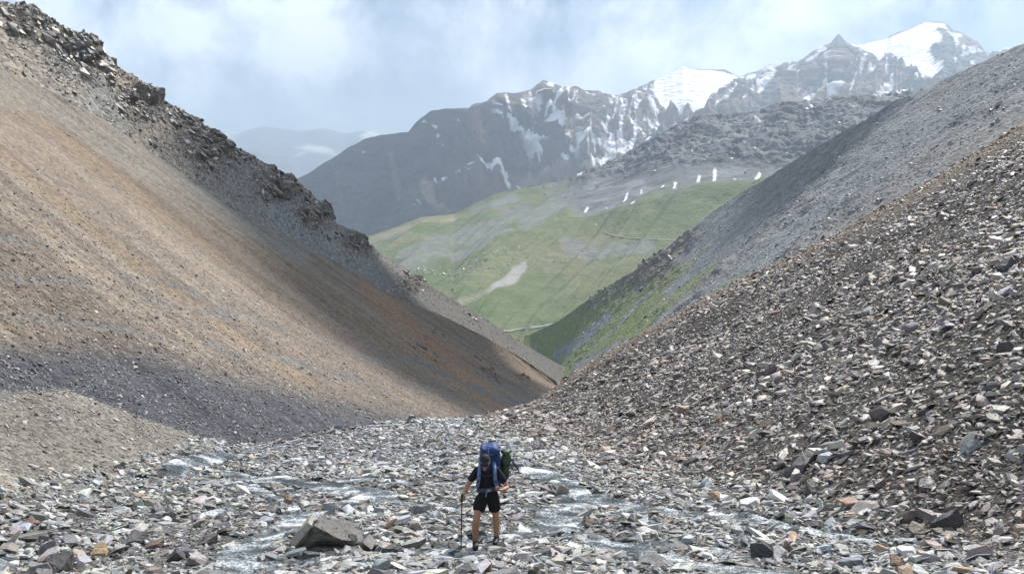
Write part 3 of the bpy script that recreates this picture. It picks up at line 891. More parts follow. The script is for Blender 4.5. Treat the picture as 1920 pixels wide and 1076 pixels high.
tag(link(bpy.data.objects.new("ground", gnd)), kind="structure")


# trail across the grass and the brook at the bottom of the valley, laid on the hillside mesh
def on_sheet(S, sx, sy, pts, n):
    pts = np.array(pts, float)
    d = np.r_[0, np.cumsum(np.hypot(*np.diff(pts, axis=0).T))]
    s = np.linspace(0, d[-1], n)
    tx, ty = np.interp(s, d, pts[:, 0]), np.interp(s, d, pts[:, 1])
    out = []; nrm = []; NN = S.normals()
    fr = S.T >= 0
    for a, b in zip(tx, ty):
        k = np.argmin(np.where(fr, (sx - a) ** 2 + (sy - b) ** 2, 1e12))
        j, i = np.unravel_index(k, sx.shape)
        out.append(S.V[j, i]); nrm.append(NN[j, i])
    out = np.array(out); nrm = np.array(nrm)
    for _ in range(2):
        out[1:-1] = (out[:-2] + 2 * out[1:-1] + out[2:]) / 4
        nrm[1:-1] = (nrm[:-2] + 2 * nrm[1:-1] + nrm[2:]) / 4
    return out, nrm


def strip(name, S, pts, width, mat, n=40, lift=1.0):
    sx, sy = S.pix()
    p, nrm = on_sheet(S, sx, sy, pts, n)
    tg = np.gradient(p, axis=0)
    side = np.cross(tg, nrm); side /= np.linalg.norm(side, axis=1, keepdims=True)
    up = nrm * lift
    wv = width * (1 + .3 * fbm(p * .05, 2, 150))[:, None]
    V = np.stack([p - side * wv + up, p + side * wv + up], 1).reshape(-1, 3)
    i = np.arange(n - 1) * 2
    F = np.stack([i, i + 1, i + 3, i + 2], -1)
    return tag(link(bpy.data.objects.new(name, mesh_np(name, V, F, mat))), kind="structure")


M_TRAIL = plain_mat("trail_dirt", (.24, .23, .21), .9, .1, .2, .3)
M_BROOK = plain_mat("pale_gravel", (.23, .24, .22), .8, .2, .2, .3)
strip("footpath", C, [(1128, 433), (1142, 440), (1170, 445), (1210, 448), (1275, 452)], .8, M_TRAIL, lift=.4)
strip("brook", C, [(930, 623), (960, 620), (1000, 614), (1050, 606)], .9, M_BROOK, lift=.4)

# ------------------------------------------------------------------ haze, and the clouds that shade the slopes
bm = bmesh.new()
bmesh.ops.create_cube(bm, size=1.0)
for v in bm.verts:
    v.co = Vector((v.co.x * 19000, 6500 + v.co.y * 14800, (v.co.z + .5) * (900 + 331) - 331))
me = bpy.data.meshes.new("haze"); bm.to_mesh(me); bm.free()
hm = NT("air")
pv = hm.n("ShaderNodeVolumePrincipled", {"Color": (.66, .82, 1.0, 1), "Density": 1.6e-4, "Anisotropy": 0.3})
hm.t.links.new(pv.outputs[0], hm.out.inputs["Volume"])
me.materials.append(hm.m)
tag(link(bpy.data.objects.new("haze", me)), kind="stuff")

ct = NT("cloud_white")
cd = ct.n("ShaderNodeBsdfDiffuse", {"Color": (.9, .9, .92, 1)})
cl = ct.n("ShaderNodeBsdfTranslucent", {"Color": (.9, .9, .92, 1)})
cm = ct.n("ShaderNodeMixShader", {0: .5, 1: cd.outputs[0], 2: cl.outputs[0]})
tr = ct.n("ShaderNodeBsdfTransparent")
cm2 = ct.n("ShaderNodeMixShader", {0: .12, 1: cm.outputs[0], 2: tr.outputs[0]})
ct.t.links.new(cm2.outputs[0], ct.out.inputs["Surface"])


def cloud(target, rx, ry, rz, label, z=1060.0, seed=0):
    """A small lumpy cloud standing between the sun and a stretch of the slope."""
    k = (z - target[2]) / SUN[2]
    ctr = np.asarray(target) + SUN * k
    bm = bmesh.new()
    bmesh.ops.create_icosphere(bm, subdivisions=4, radius=1.0)
    V = np.array([v.co[:] for v in bm.verts])
    n = 1 + .42 * fbm(V * 1.5 + seed * 7.1, 4, 160 + seed)
    V = V * n[:, None] * vec(rx, ry, rz)
    V[:, 2] = np.where(V[:, 2] < 0, V[:, 2] * .35, V[:, 2])
    for v, p in zip(bm.verts, V): v.co = p
    me = bpy.data.meshes.new("cloud"); bm.to_mesh(me); bm.free()
    me.materials.append(ct.m)
    o = link(bpy.data.objects.new("cloud", me))
    o.location = ctr
    return tag(o, label, "cloud", "small clouds drifting above the valley")


cloud(P(700, 575, 160), 40, 72, 10, "small white cloud high above the brown scree hillside", z=1500, seed=1)
cloud(P(1535, 330, 290), 20, 52, 10, "small white cloud high above the grey hillside", z=1250, seed=2)
cloud(P(640, 370, 2900), 560, 520, 40, "broad flat cloud high above the dark shoulder of the mountains", z=1100, seed=3)

# ------------------------------------------------------------------ water
def ribbon(path, n=140, across=9):
    d = np.r_[0, np.cumsum(np.linalg.norm(np.diff(path[:, :2], axis=0), axis=1))]
    s = np.linspace(0, d[-1], n)
    p = np.stack([np.interp(s, d, path[:, k]) for k in range(4)], -1)
    for _ in range(6):
        p[1:-1] = (p[:-2] + 2 * p[1:-1] + p[2:]) / 4
    tg = np.gradient(p[:, :2], axis=0); tg /= np.linalg.norm(tg, axis=1, keepdims=True) + 1e-9
    sd_ = np.stack([-tg[:, 1], tg[:, 0]], -1)
    a = np.linspace(-1, 1, across)
    wob = 1 + .45 * fbm(np.stack([s * .7, 0 * s, 0 * s], -1), 3, 170)
    xy = p[:, None, :2] + sd_[:, None] * (a[None, :, None] * (p[:, 3] * wob)[:, None, None] * 1.25)
    z = ground_z(xy[..., 0], xy[..., 1]) - .02
    q3 = np.concatenate([xy, np.zeros_like(z)[..., None]], -1)
    z = z + .03 * fbm(q3 * 3.0, 3, 171)
    return np.concatenate([xy, z[..., None]], -1)


wtm = NT("running_water")
pos = wtm.n("ShaderNodeNewGeometry").outputs["Position"]
foam = wtm.noise(pos, 1.3, 4, 0.6, 0.3)
foam2 = wtm.noise(pos, 22.0, 5, 0.8, 0.4)
fm = wtm.math("ADD", wtm.math("MULTIPLY", foam, .5), wtm.math("MULTIPLY", foam2, .5))
fmask = wtm.rng(fm, .47, .60, 0, 1)
rip = wtm.bump(wtm.noise(pos, 7.0, 4, .6, .8), 1.0, .09)
rip = wtm.bump(wtm.noise(pos, 28.0, 3, .6), .8, .02, rip)
wcol = wtm.mix(fmask, (.07, .09, .10, 1), (.82, .88, .94, 1))
wb = wtm.n("ShaderNodeBsdfPrincipled", {"Base Color": wcol, "Roughness": wtm.rng(fmask, 0, 1, .06, .45), "Specular IOR Level": .6, "Normal": rip})
wtr = wtm.n("ShaderNodeBsdfTransparent", {"Color": (.8, .88, .9, 1)})
wmx = wtm.n("ShaderNodeMixShader", {0: wtm.rng(fmask, 0, 1, .45, 0.0), 1: wb.outputs[0], 2: wtr.outputs[0]})
wtm.t.links.new(wmx.outputs[0], wtm.out.inputs["Surface"])
M_WATER = wtm.m
for path in stream_paths:
    rb = ribbon(path)
    n, m, _ = rb.shape
    o = link(bpy.data.objects.new("stream", mesh_np("stream", rb.reshape(-1, 3), grid_faces(n, m), M_WATER)))
    tag(o, kind="structure")

# ------------------------------------------------------------------ loose stones of the foreground
BOULDERS = []      # (x, y, radius) of the individually built rocks, kept free of scatter


def keep_free(p, r):
    BOULDERS.append((p[0], p[1], r))


W_FLOOR = [18, 18, 12, 16, 8, 1.6, 8, 9, 5, 5, 3]
W_SLOPE = [17, 14, 11, 8, 9, 2, 17, 7, 9, 9, 13]
W_WET = [6, 10, 16, 14, 4, 3, 14, 8, 4, 6, 3]


def fore_stones(n, ylo, yhi, ypow, half, med, sig, smin, smax, rg, seed):
    u = rg.random(n)
    Y = (ylo ** ypow + u * (yhi ** ypow - ylo ** ypow)) ** (1 / ypow)
    X = (rg.random(n) * 2 - 1) * half * (Y + 6)
    sz = np.clip(med * np.exp(rg.normal(0, sig, n)), smin, smax)
    # patches of coarse and fine debris
    p = np.stack([X, Y, 0 * X], -1)
    ch = fbm(p * vec(.05, .30, 1), 3, 186) * ss(0, 2, X - xf_right(Y)) + .6 * fbm(p * vec(.35, .30, 1), 3, 180 + seed)
    sz = sz * np.clip(1 + .7 * ch, .5, 1.5)
    return X, Y, np.clip(sz, smin, smax)


def make_fore():
    rg = np.random.default_rng(21)
    parts = [fore_stones(80000, 12, 30, .9, .60, .092, .60, .04, .5, rg, 0),
             fore_stones(115000, 27, 48, 1.0, .60, .110, .56, .05, .55, rg, 1),
             fore_stones(120000, 44, 76, 1.0, .60, .145, .50, .08, .6, rg, 2),
             fore_stones(16000, 3, 13, 1.0, .9, .13, .5, .05, .5, rg, 3)]
    X = np.concatenate([a[0] for a in parts]); Y = np.concatenate([a[1] for a in parts]); S = np.concatenate([a[2] for a in parts])
    # the knoll and the dark foot of the hillside carry finer debris
    lk = xk_left(Y) - X
    fine = ss(0.2, 1.6, lk)
    S = np.where(fine > .5, S * .48, S)
    rght = X - xf_right(Y)
    cr = ss(9, 2, y_edge(X) - Y) * ss(0, 1.5, rght)
    S = S * (1 - .42 * cr)
    keep = rg.random(len(X)) > np.maximum(fine * .25, .22 * ss(0, 1, rght))
    keep &= Y < y_edge(X) + 4
    sm_ = stream_mask(X, Y)
    keep &= ~((sm_ < -.05) & (rg.random(len(X)) < .38))
    for bx_, by_, r_ in BOULDERS:
        keep &= (X - bx_) ** 2 + (Y - by_) ** 2 > (r_ * .8) ** 2
    X, Y, S, sm_, rght, fine, cr = [a[keep] for a in (X, Y, S, sm_, rght, fine, cr)]
    n = len(X)
    Z = ground_z(X, Y) - .12 * ss(0.35, -0.25, sm_)
    N = ground_n(X, Y)
    up = rg.random(n)
    Z = Z + S * (-.10 + .34 * up * up)
    tilt = rg.normal(0, 1, (n, 3)) * np.where(rght > 0, .32, .30)[:, None]
    steep = rg.random(n) < .10
    tilt[steep] *= 2.6
    lay = ss(0, 1.5, rght)[:, None] * .55
    N = N * (1 - lay) + vec(0, 0, 1) * lay
    N /= np.linalg.norm(N, axis=1, keepdims=True)
    rot = euler_from(N, tilt, rg.normal(0, .9, n) + np.pi * rg.integers(0, 2, n))
    asp = rg.uniform(.75, 1.25, (n, 3)); asp[:, 0] *= np.where(rght > 0, 1.45, 1.3); asp[:, 2] *= np.where(rght > 0, .95, .8)
    scl = S[:, None] * asp
    idx = rg.integers(0, len(SHAPES), n)
    t1 = pick_tint(n, W_FLOOR, rg, .22) * .92; t2 = pick_tint(n, W_SLOPE, rg, .30) * vec(.83, .76, .72); t3 = pick_tint(n, W_WET, rg) * .62
    toe = X - x_toe(Y) + .9 * fbm(np.stack([X, Y, 0 * X], -1) * .3, 3, 53)
    tint = np.where((toe > rg.normal(0, .5, n))[:, None], t2, t1)
    tint = np.where((sm_ < .18)[:, None], t3, tint)
    tint = np.where((fine > .5)[:, None], tint * vec(.84, .79, .75), tint)
    tint = np.where((cr > .5)[:, None], tint * vec(1.0, .88, .76), tint)
    bluish = (~(rght > 0)) & (Y > 30) & (X < -2) & (fine < .5)
    tint = np.where(bluish[:, None], tint * vec(.98, .99, 1.02), tint)
    dark = ss(38, 46, Y) * ss(-5, -9, X)  # stones in the shaded band get that shade in their tint
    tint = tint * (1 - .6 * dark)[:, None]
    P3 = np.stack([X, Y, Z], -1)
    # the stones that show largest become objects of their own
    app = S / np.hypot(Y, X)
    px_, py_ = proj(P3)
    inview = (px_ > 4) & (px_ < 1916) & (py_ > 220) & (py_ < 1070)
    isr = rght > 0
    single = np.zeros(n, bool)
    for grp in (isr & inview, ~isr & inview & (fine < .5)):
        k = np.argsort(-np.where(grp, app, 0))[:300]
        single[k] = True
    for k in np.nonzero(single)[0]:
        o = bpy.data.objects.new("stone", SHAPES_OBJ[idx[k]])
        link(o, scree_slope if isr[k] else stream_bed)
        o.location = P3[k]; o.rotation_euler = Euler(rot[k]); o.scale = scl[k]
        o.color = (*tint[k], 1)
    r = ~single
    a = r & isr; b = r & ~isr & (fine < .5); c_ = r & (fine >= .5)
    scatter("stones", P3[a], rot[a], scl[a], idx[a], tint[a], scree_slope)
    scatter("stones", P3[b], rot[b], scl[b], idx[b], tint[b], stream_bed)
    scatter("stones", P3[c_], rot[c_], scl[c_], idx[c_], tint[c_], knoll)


# ------------------------------------------------------------------ the rocks one can point at
def rock_mesh(rg, w, d, h, pts=None, bev=.02, fine=.25, rough=.035):
    """One broken block: w across, d deep, h high, standing on z = 0, with chipped edges."""
    if pts is None:
        k = rg.integers(4, 7)
        an = np.linspace(0, 2 * np.pi, k, endpoint=False) + rg.normal(0, .34, k)
        sk_ = rg.normal(0, .16, 2); sl_ = rg.uniform(0, 6.28)
        pts = []
        for a in an:
            r1, r2 = rg.uniform(.85, 1.05), rg.uniform(.55, .95)
            pts.append((r1 * math.cos(a), r1 * math.sin(a), -.15))
            pts.append((r1 * math.cos(a) * .95, r1 * math.sin(a) * .95, rg.uniform(.05, .45)))
            pts.append((r2 * math.cos(a + .25) + sk_[0], r2 * math.sin(a + .25) + sk_[1], .72 + .28 * math.cos(a - sl_) + rg.uniform(-.08, .08)))
        pts = [(x * w / 2, y * d / 2, z * h) for x, y, z in pts]
    bm = hull(pts)
    bmesh.ops.dissolve_limit(bm, angle_limit=R(12), verts=bm.verts, edges=bm.edges)
    bmesh.ops.bevel(bm, geom=list(bm.edges), offset=bev * min(w, h), segments=1, affect="EDGES", clamp_overlap=True)
    bmesh.ops.triangulate(bm, faces=bm.faces)
    bmesh.ops.subdivide_edges(bm, edges=[e for e in bm.edges if e.calc_length() > fine * w], cuts=2, use_grid_fill=True)
    bmesh.ops.triangulate(bm, faces=bm.faces)
    if fine < .2:
        bmesh.ops.subdivide_edges(bm, edges=[e for e in bm.edges if e.calc_length() > .06 * w], cuts=1, use_grid_fill=True)
        bmesh.ops.triangulate(bm, faces=bm.faces)
    V = np.array([v.co[:] for v in bm.verts])
    off = fbm(V * (5.0 / w), 4, int(rg.integers(1, 999))) * rough * w
    if fine < .2:
        off = off + np.floor(fbm(V * vec(3, 3, 7) / w, 3, 5) * 4) / 4 * rough * .8 * w
    for v, o_, nn in zip(bm.verts, off, [v.normal.copy() for v in bm.verts]):
        v.co += nn * float(o_)
    bm.normal_update()
    return bm


def rock(px, py, wpx, hpx, color, label, yaw=0.0, tilt=(0, 0), deep=.9, cat="rock", pts=None, sink=.22, name="rock"):
    """A single rock whose foot stands where the photo shows it."""
    g = ground_hit(px, py + hpx * .42)
    sc = math.hypot(g[1], g[0]) / FPX
    w = wpx * sc * 1.0
    h = hpx * sc * 1.0
    rg = np.random.default_rng(int(px * 7 + py * 13))
    bm = rock_mesh(rg, w, w * deep, h, pts, fine=.16, rough=.045)
    me = bpy.data.meshes.new(name); bm.to_mesh(me); bm.free()
    me.materials.append(M_STONE_BIG)
    o = link(bpy.data.objects.new(name, me))
    o.location = (g[0], g[1] + w * deep * .25, g[2] - h * sink)
    o.rotation_euler = (tilt[0], tilt[1], yaw)
    m_ = sum(color) / 3
    o.color = (*[(.72 * c_ + .28 * m_) * .88 for c_ in color], 1)
    keep_free((g[0], g[1] + w * deep * .25), w * .5)
    return tag(o, label, cat, "rocks lying loose among the debris")


def big_stone_mat():
    t = NT("weathered_block")
    col = t.n("ShaderNodeObjectInfo").outputs["Color"]
    oc = t.n("ShaderNodeTexCoord").outputs["Object"]
    mp = t.n("ShaderNodeMapping", {"Vector": oc, "Scale": (3, 3, 14.0), "Rotation": (.35, .5, 0)}).outputs[0]
    lam = t.rng(t.noise(mp, 2.0, 5, .65, .7), .3, .7, .65, 1.3)
    gr = t.rng(t.noise(oc, 30.0, 5, .7), .3, .7, .8, 1.2)
    c = t.mulc(col, t.math("MULTIPLY", lam, gr))
    lich = t.rng(t.noise(oc, 5.0, 4, .7), .60, .70, 0, .5)
    c = t.mix(lich, c, t.mix(.6, c, (.34, .25, .16, 1)))
    nb = t.bump(t.noise(mp, 4.0, 5, .7), .8, .03)
    nb = t.bump(t.noise(oc, 22.0, 4, .65), .5, .012, nb)
    return t.finish(c, .6, nb, .45)


M_STONE_BIG = big_stone_mat()
GREY, PALE, DARK, BLUE = (.27, .27, .265), (.46, .46, .45), (.095, .09, .09), (.27, .31, .35)
TAN, RUST, OCH, BRN, PURP = (.38, .31, .22), (.38, .19, .09), (.42, .29, .12), (.20, .135, .10), (.25, .22, .25)
# the landmark boulder left of the hiker: a wedge with a steep dark face and a thin pale slab along its left edge
g = ground_hit(612, 1022)
sc = math.hypot(g[0], g[1]) / FPX
bpts = [(-.66, -.22, -.1), (-.70, -.05, .10), (-.27, -.28, .66), (-.18, .30, .68), (.04, -.42, .52), (.30, -.46, .33), (.58, -.34, .12), (.74, -.2, -.06), (-.1, -.26, -.1), (.4, -.28, -.1), (.25, .45, .36), (.66, .3, .0), (-.5, .5, -.1), (.5, .6, -.1), (-.05, .5, .5)]
bm = rock_mesh(np.random.default_rng(3), 1.4, 1.0, .8, [(x * 96 * sc, y * 100 * sc, z * 66 * sc) for x, y, z in bpts], bev=.012, fine=.12, rough=.065)
me = bpy.data.meshes.new("boulder"); bm.to_mesh(me); bm.free(); me.materials.append(M_STONE_BIG)
boulder = link(bpy.data.objects.new("boulder", me))
boulder.location = (g[0], g[1] + .25, g[2] - .02); boulder.color = (.112, .106, .098, 1)
tag(boulder, "largest wedge-shaped grey boulder, set between two stream branches, with a steep dark front", "boulder")
keep_free((g[0], g[1] + .25), .8)
bm = hull([(x * 96 * sc, y * 100 * sc, z * 68 * sc) for x, y, z in [(-.75, -.33, -.08), (-.66, -.38, -.05), (-.76, -.2, .05), (-.36, -.24, .69), (-.26, -.36, .64), (-.28, .25, .73), (-.37, .2, .75), (-.42, -.26, .12), (-.62, -.2, .35), (-.70, .2, .1)]])
bmesh.ops.bevel(bm, geom=list(bm.edges), offset=.008, segments=1, affect="EDGES", clamp_overlap=True)
me = bpy.data.meshes.new("edge_slab"); bm.to_mesh(me); bm.free(); me.materials.append(M_STONE_BIG)
es = link(bpy.data.objects.new("edge_slab", me), boulder); es.color = (.31, .295, .26, 1)
es["label"] = "thin pale slab along the boulder's edge"

ROCKS = [
    (96, 1060, 68, 34, DARK, "dark brown-black block with flat top at the lower left corner", .2),
    (85, 1025, 44, 30, PURP, "purplish grey angular block just above the dark corner block", .5),
    (48, 1006, 80, 15, (.20, .19, .175), "long low grey-brown slab lying by the left edge of the picture", .05),
    (246, 1013, 62, 26, (.13, .13, .135), "dark grey flat-topped boulder left of the landmark boulder", .1),
    (287, 1021, 40, 16, (.19, .11, .085), "reddish brown block touching the dark flat-topped boulder", .0),
    (184, 1034, 46, 23, OCH, "ochre yellow stone near the lower left corner", .4),
    (129, 972, 28, 16, DARK, "small dark block high on the left of the stream bed", .3),
    (52, 980, 40, 15, (.25, .13, .085), "red-brown stone above the long low slab", .2),
    (273, 942, 34, 22, (.30, .27, .20), "olive tan slab leaning among pale stones left of the stream", .7, (.3, .35)),
    (314, 953, 20, 18, (.60, .60, .60), "small near-white stone beside the leaning olive slab", .2),
    (206, 947, 34, 12, DARK, "dark flat stone to the left of the leaning olive slab", .1),
    (384, 1014, 40, 22, (.16, .145, .14), "dark brown pointed block beside the left branch of the stream", .4),
    (368, 1046, 48, 26, (.44, .38, .36), "pinkish grey slab by the foaming water at the bottom edge", .2, (.25, 0)),
    (620, 946, 46, 17, (.36, .38, .38), "pale flat slab right behind the landmark boulder", .1),
    (791, 953, 58, 24, (.30, .32, .33), "grey block with a dark front and long flat tail left of the hiker", .2),
    (767, 1001, 30, 18, (.44, .28, .14), "orange-tan stone between the landmark boulder and the hiker", .5),
    (852, 1024, 31, 23, (.11, .115, .12), "dark angular block beside the tip of the trekking pole", .6),
    (917, 1061, 36, 32, (.33, .21, .12), "orange-brown pyramid-shaped stone in front of the hiker", .8),
    (732, 1028, 52, 18, (.09, .09, .095), "dark flat slab in front, left of the hiker's pole", .1),
    (985, 1011, 26, 17, (.12, .12, .12), "dark triangular stone right of the hiker's feet", .4),
    (1016, 1037, 48, 13, (.11, .105, .10), "low dark slab in front, right of the hiker", .1),
    (1056, 916, 26, 22, (.36, .31, .22), "tan layered stone standing in the water right of the hiker", .2),
    (829, 851, 26, 15, (.17, .19, .23), "blue-grey pointed stone behind the hiker's shoulder", .5),
    (846, 811, 21, 13, (.42, .42, .41), "pale block at the foot of the scree edge above the hiker", .3),
    (857, 836, 27, 12, (.28, .22, .15), "brown lump between the pale block and the blue-grey stone", .2),
    (540, 935, 20, 14, (.33, .19, .09), "rounded orange-brown stone above the landmark boulder", .2),
    (1590, 941, 48, 25, (.42, .24, .15), "large pinkish orange slab at the foot of the right scree", .15, (.45, .1)),
    (1500, 868, 60, 40, (.125, .12, .12), "dark broken outcrop block low on the right scree", .4),
    (1548, 852, 36, 26, (.46, .48, .52), "pale blue-white block beside the dark broken outcrop", .7, (.2, .3)),
    (1523, 913, 46, 32, (.12, .115, .115), "dark layered block below the dark broken outcrop", .2),
    (1790, 972, 66, 40, (.085, .08, .085), "big black wedge of rock near the lower right corner", -.5, (.1, -.35)),
    (1821, 834, 38, 28, (.50, .53, .56), "whitish slab stack standing out on the right scree", .3),
    (1428, 1029, 52, 36, (.085, .095, .09), "wet dark green-black boulder beside the lower right stream", .3),
    (1476, 1023, 36, 28, (.27, .20, .16), "brown block leaning against the wet dark boulder", .6, (.2, .2)),
    (1435, 997, 18, 13, RUST, "small rust-orange stone above the wet dark boulder", .2),
    (1686, 1051, 36, 23, (.25, .14, .07), "rusty lump at the bottom edge right of the stream", .4),
    (1725, 992, 38, 26, (.22, .17, .125), "brown split block between the rusty lump and the black wedge", .3),
    (1598, 1054, 52, 18, (.20, .24, .29), "blue-grey slab in the water at the bottom edge", .1),
    (1726, 900, 36, 17, (.27, .21, .17), "brown slab on the scree above the brown split block", .2),
    (1388, 1010, 32, 20, (.36, .42, .45), "pale blue slab tilted beside the wet dark boulder", .5, (.3, .2)),
    (1895, 494, 42, 20, (.10, .10, .11), "dark slab sticking out high on the scree by the right edge", -.4, (.1, -.5)),
    (1897, 648, 46, 20, (.095, .09, .09), "long black slab at mid height by the right edge", -.45, (.1, -.5)),
    (1453, 690, 34, 26, (.16, .125, .115), "lone brown block in the middle of the right scree", .4, (0, -.5)),
    (1776, 566, 32, 20, (.24, .19, .13), "tan and dark block on the upper right scree", .3),
    (1627, 584, 40, 12, (.30, .30, .30), "long grey slab pointing up the scree", -.5, (.1, -.5)),
    (1333, 716, 13, 8, (.42, .17, .10), "tiny bright red-orange stone on the scree flank", .2),
    (655, 1012, 38, 24, (.12, .115, .11), "dark broken piece fallen against the right front of the landmark boulder", .5, (.2, .1)),
    (585, 1016, 34, 18, (.15, .14, .13), "brown-grey fragment at the left foot of the landmark boulder", .2, (.1, -.2)),
    (900, 1041, 42, 14, (.13, .135, .14), "dark slab under the hiker's forward foot", .1),
]
for r_ in ROCKS:
    rock(r_[0], r_[1], r_[2], r_[3], r_[4], r_[5], r_[6], r_[7] if len(r_) > 7 else (0, 0))
HIKER = ground_hit(914, 1024)
keep_free(HIKER, .25)
make_fore()


# ------------------------------------------------------------------ stones on the hillsides
def hill_stones(name, S, n, med, sig, smin, smax, w, rg, parent, dens=None, tmin=0.0, tmax=1.0, mul=(1, 1, 1), flat=1.0, use_col=None):
    p, nr, (j, i) = S.sample(n, rg, dens, tmin, tmax)
    sz = np.clip(med * np.exp(rg.normal(0, sig, n)), smin, smax)
    rot = euler_from(nr, rg.normal(0, .35, (n, 3)), rg.random(n) * 6.283)
    scl = sz[:, None] * rg.uniform(.7, 1.3, (n, 3)) * vec(1, 1, flat)
    tint = pick_tint(n, w, rg) * vec(*mul)
    if use_col is not None:
        tint = tint * .45 + use_col[j, i] * rg.uniform(.75, 1.6, (n, 1)) * .6
    return scatter(name, p + nr * sz[:, None] * .08, rot, scl, rg.integers(0, len(SHAPES), n), np.clip(tint, .02, .75), parent)


rg = np.random.default_rng(5)
obs = {o.name: o for o in COL.objects}
near = np.clip(1.0 / (F1.V[..., 1] / 60) ** 2, .12, 3)
col1 = np.empty(len(obs["scree_hillside"].data.vertices) * 4, np.float32)
obs["scree_hillside"].data.color_attributes["col"].data.foreach_get("color", col1)
col1 = col1.reshape(F1.nv, F1.nu, 4)[..., :3].astype(float)
hill_stones("stones", F1, 45000, .10, .40, .06, .7, W_SLOPE, rg, obs["scree_hillside"], near * (.12 + ss(.35, .9, F1.T)), .0, 1, use_col=col1)
dens2 = np.clip(1.0 / (F2.V[..., 1] / 120) ** 2, .1, 2)
hill_stones("stones", F2, 20000, .26, .5, .15, 1.9, W_SLOPE, rg, obs["rocky_ridge"], dens2 * (.10 + crag + .5 * ss(.3, 0, F2.T)), 0, 1, (.70, .67, .64))
hill_stones("stones", E, 8000, .38, .5, .25, 2.0, [12, 12, 10, 12, 4, 0, 0, 4, 2, 4, 0], rg, obs["grey_hillside"], (.35 + ncl + oc) * np.clip(1 / (E.V[..., 1] / 250) ** 2, .1, 2), 0, 1, (.62, .62, .63))
hill_stones("stones", C, 2600, 1.3, .4, .6, 3.5, [10, 8, 4, 5, 3, 0, 0, 3, 1, 8, 0], rg, obs["valley_hillside"], ss(.1, .5, fbm(C.V * .01, 3, 190)) * ss(1400, 900, C.V[..., 1]) * (1 - rock_up), .2, 1, (.85, .85, .82))

hill_stones("crag_blocks", C, 3000, 2.2, .45, 1.3, 9, [4, 8, 12, 10, 1, 0, 8, 3, 3, 0, 2], rg, obs["valley_hillside"], rock_up * ss(330, 300, cy - 50 * ss(1300, 1000, cx)), 0, .8, (.66, .68, .72), 1.1)

# ------------------------------------------------------------------ crags along the ridges
def outcrop(S, sx, sy, px, py, rx, ry, nblk, size, color, label, seed):
    rg = np.random.default_rng(seed)
    k = np.argmin(np.where(S.T >= 0, (sx - px) ** 2 + (sy - py) ** 2, 1e12))
    j, i = np.unravel_index(k, sx.shape)
    root = link(bpy.data.objects.new("rock_outcrop", None)); root.empty_display_size = .1
    root.location = S.V[j, i]
    for b in range(int(nblk * 1.7)):
        tx, ty = px + rg.normal(0, rx), py + rg.normal(0, ry)
        k = np.argmin(np.where(S.T >= -.05, (sx - tx) ** 2 + (sy - ty) ** 2, 1e12))
        j, i = np.unravel_index(k, sx.shape)
        o = link(bpy.data.objects.new("block", SHAPES_OBJ[rg.integers(6, 13)]), root)
        s = size * .66 * rg.uniform(.4, 1.1)
        o.location = Vector(S.V[j, i]) - root.location + Vector((0, s * .25, -s * .22))
        o.rotation_euler = (rg.normal(.35, .16), rg.normal(.62, .14), rg.normal(0, .25))
        o.scale = (s * rg.uniform(1.0, 2.0), s * rg.uniform(.8, 1.4), s * rg.uniform(1.1, 2.1))
        o.color = (*(np.array(color) * .66 * rg.uniform(.7, 1.25)), 1)
    return tag(root, label, "outcrop", "rock outcrops on the ridges")


s2x, s2y = F2.pix()
BR = (.185, .160, .135)
for a in [(30, 28, 26, 12, 18, 2.4, BR, "brown crag on the skyline in the top left corner"),
          (110, 66, 22, 10, 22, 2.6, (.17, .145, .12), "dark brown crag stepping down the top left skyline"),
          (160, 100, 16, 13, 26, 2.5, (.15, .135, .12), "steep dark cliff end below the top left crags"),
          (200, 128, 10, 14, 14, 1.9, (.24, .215, .18), "tan broken rib under the dark cliff end"),
          (255, 195, 20, 16, 20, 1.8, (.16, .15, .145), "dark slanting rock band on the left ridge face"),
          (330, 215, 18, 8, 14, 1.9, (.20, .175, .15), "low brown step on the left skyline above the blue range"),
          (395, 262, 26, 14, 26, 2.3, BR, "broad brown crag on the left skyline beside the far blue range"),
          (455, 292, 10, 8, 10, 1.9, (.20, .18, .155), "small grey-brown knob on the left skyline"),
          (525, 342, 20, 14, 26, 2.6, (.20, .17, .14), "tall brown crag on the ridge left of the dark mountain"),
          (588, 392, 16, 12, 22, 2.6, (.19, .155, .125), "brown crag end dropping to the grey scree, lowest of the tall crags"),
          (668, 452, 15, 6, 12, 2.2, (.17, .15, .13), "small dark crag on the ridge where the green valley begins"),
          (768, 524, 14, 5, 9, 1.9, (.14, .13, .12), "dark rock teeth on the ridge against the green slope"),
          (894, 592, 12, 4, 8, 2.4, (.14, .13, .12), "last dark rocks on the lower left ridge above the valley brook"),
          (620, 440, 12, 6, 8, 1.6, (.15, .14, .13), "dark hollow of blocks in the grey scree below the crag end")]:
    outcrop(F2, s2x, s2y, *a, seed=int(a[0] * 3 + a[1]))
s1x, s1y = F1.pix()
outcrop(F1, s1x, s1y, 792, 640, 18, 14, 16, 1.2, (.16, .11, .08), "dark brown rock rib on the brown scree near its lower end", 11)
outcrop(F1, s1x, s1y, 925, 690, 18, 14, 20, 1.7, (.26, .165, .10), "rusty brown rock outcrop at the tip of the brown scree", 12)
outcrop(F1, s1x, s1y, 975, 705, 12, 8, 12, 1.6, (.29, .175, .10), "rusty blocks just right of the rusty outcrop at the tip", 13)
sex, sey = E.pix()
outcrop(E, sex, sey, 1232, 488, 22, 11, 18, 3.2, (.21, .18, .16), "brown rock rib on the edge of the grey hillside above the green valley", 14)
outcrop(E, sex, sey, 1150, 540, 26, 9, 16, 2.8, (.24, .22, .21), "pale grey broken rocks lower along the same hillside edge", 15)

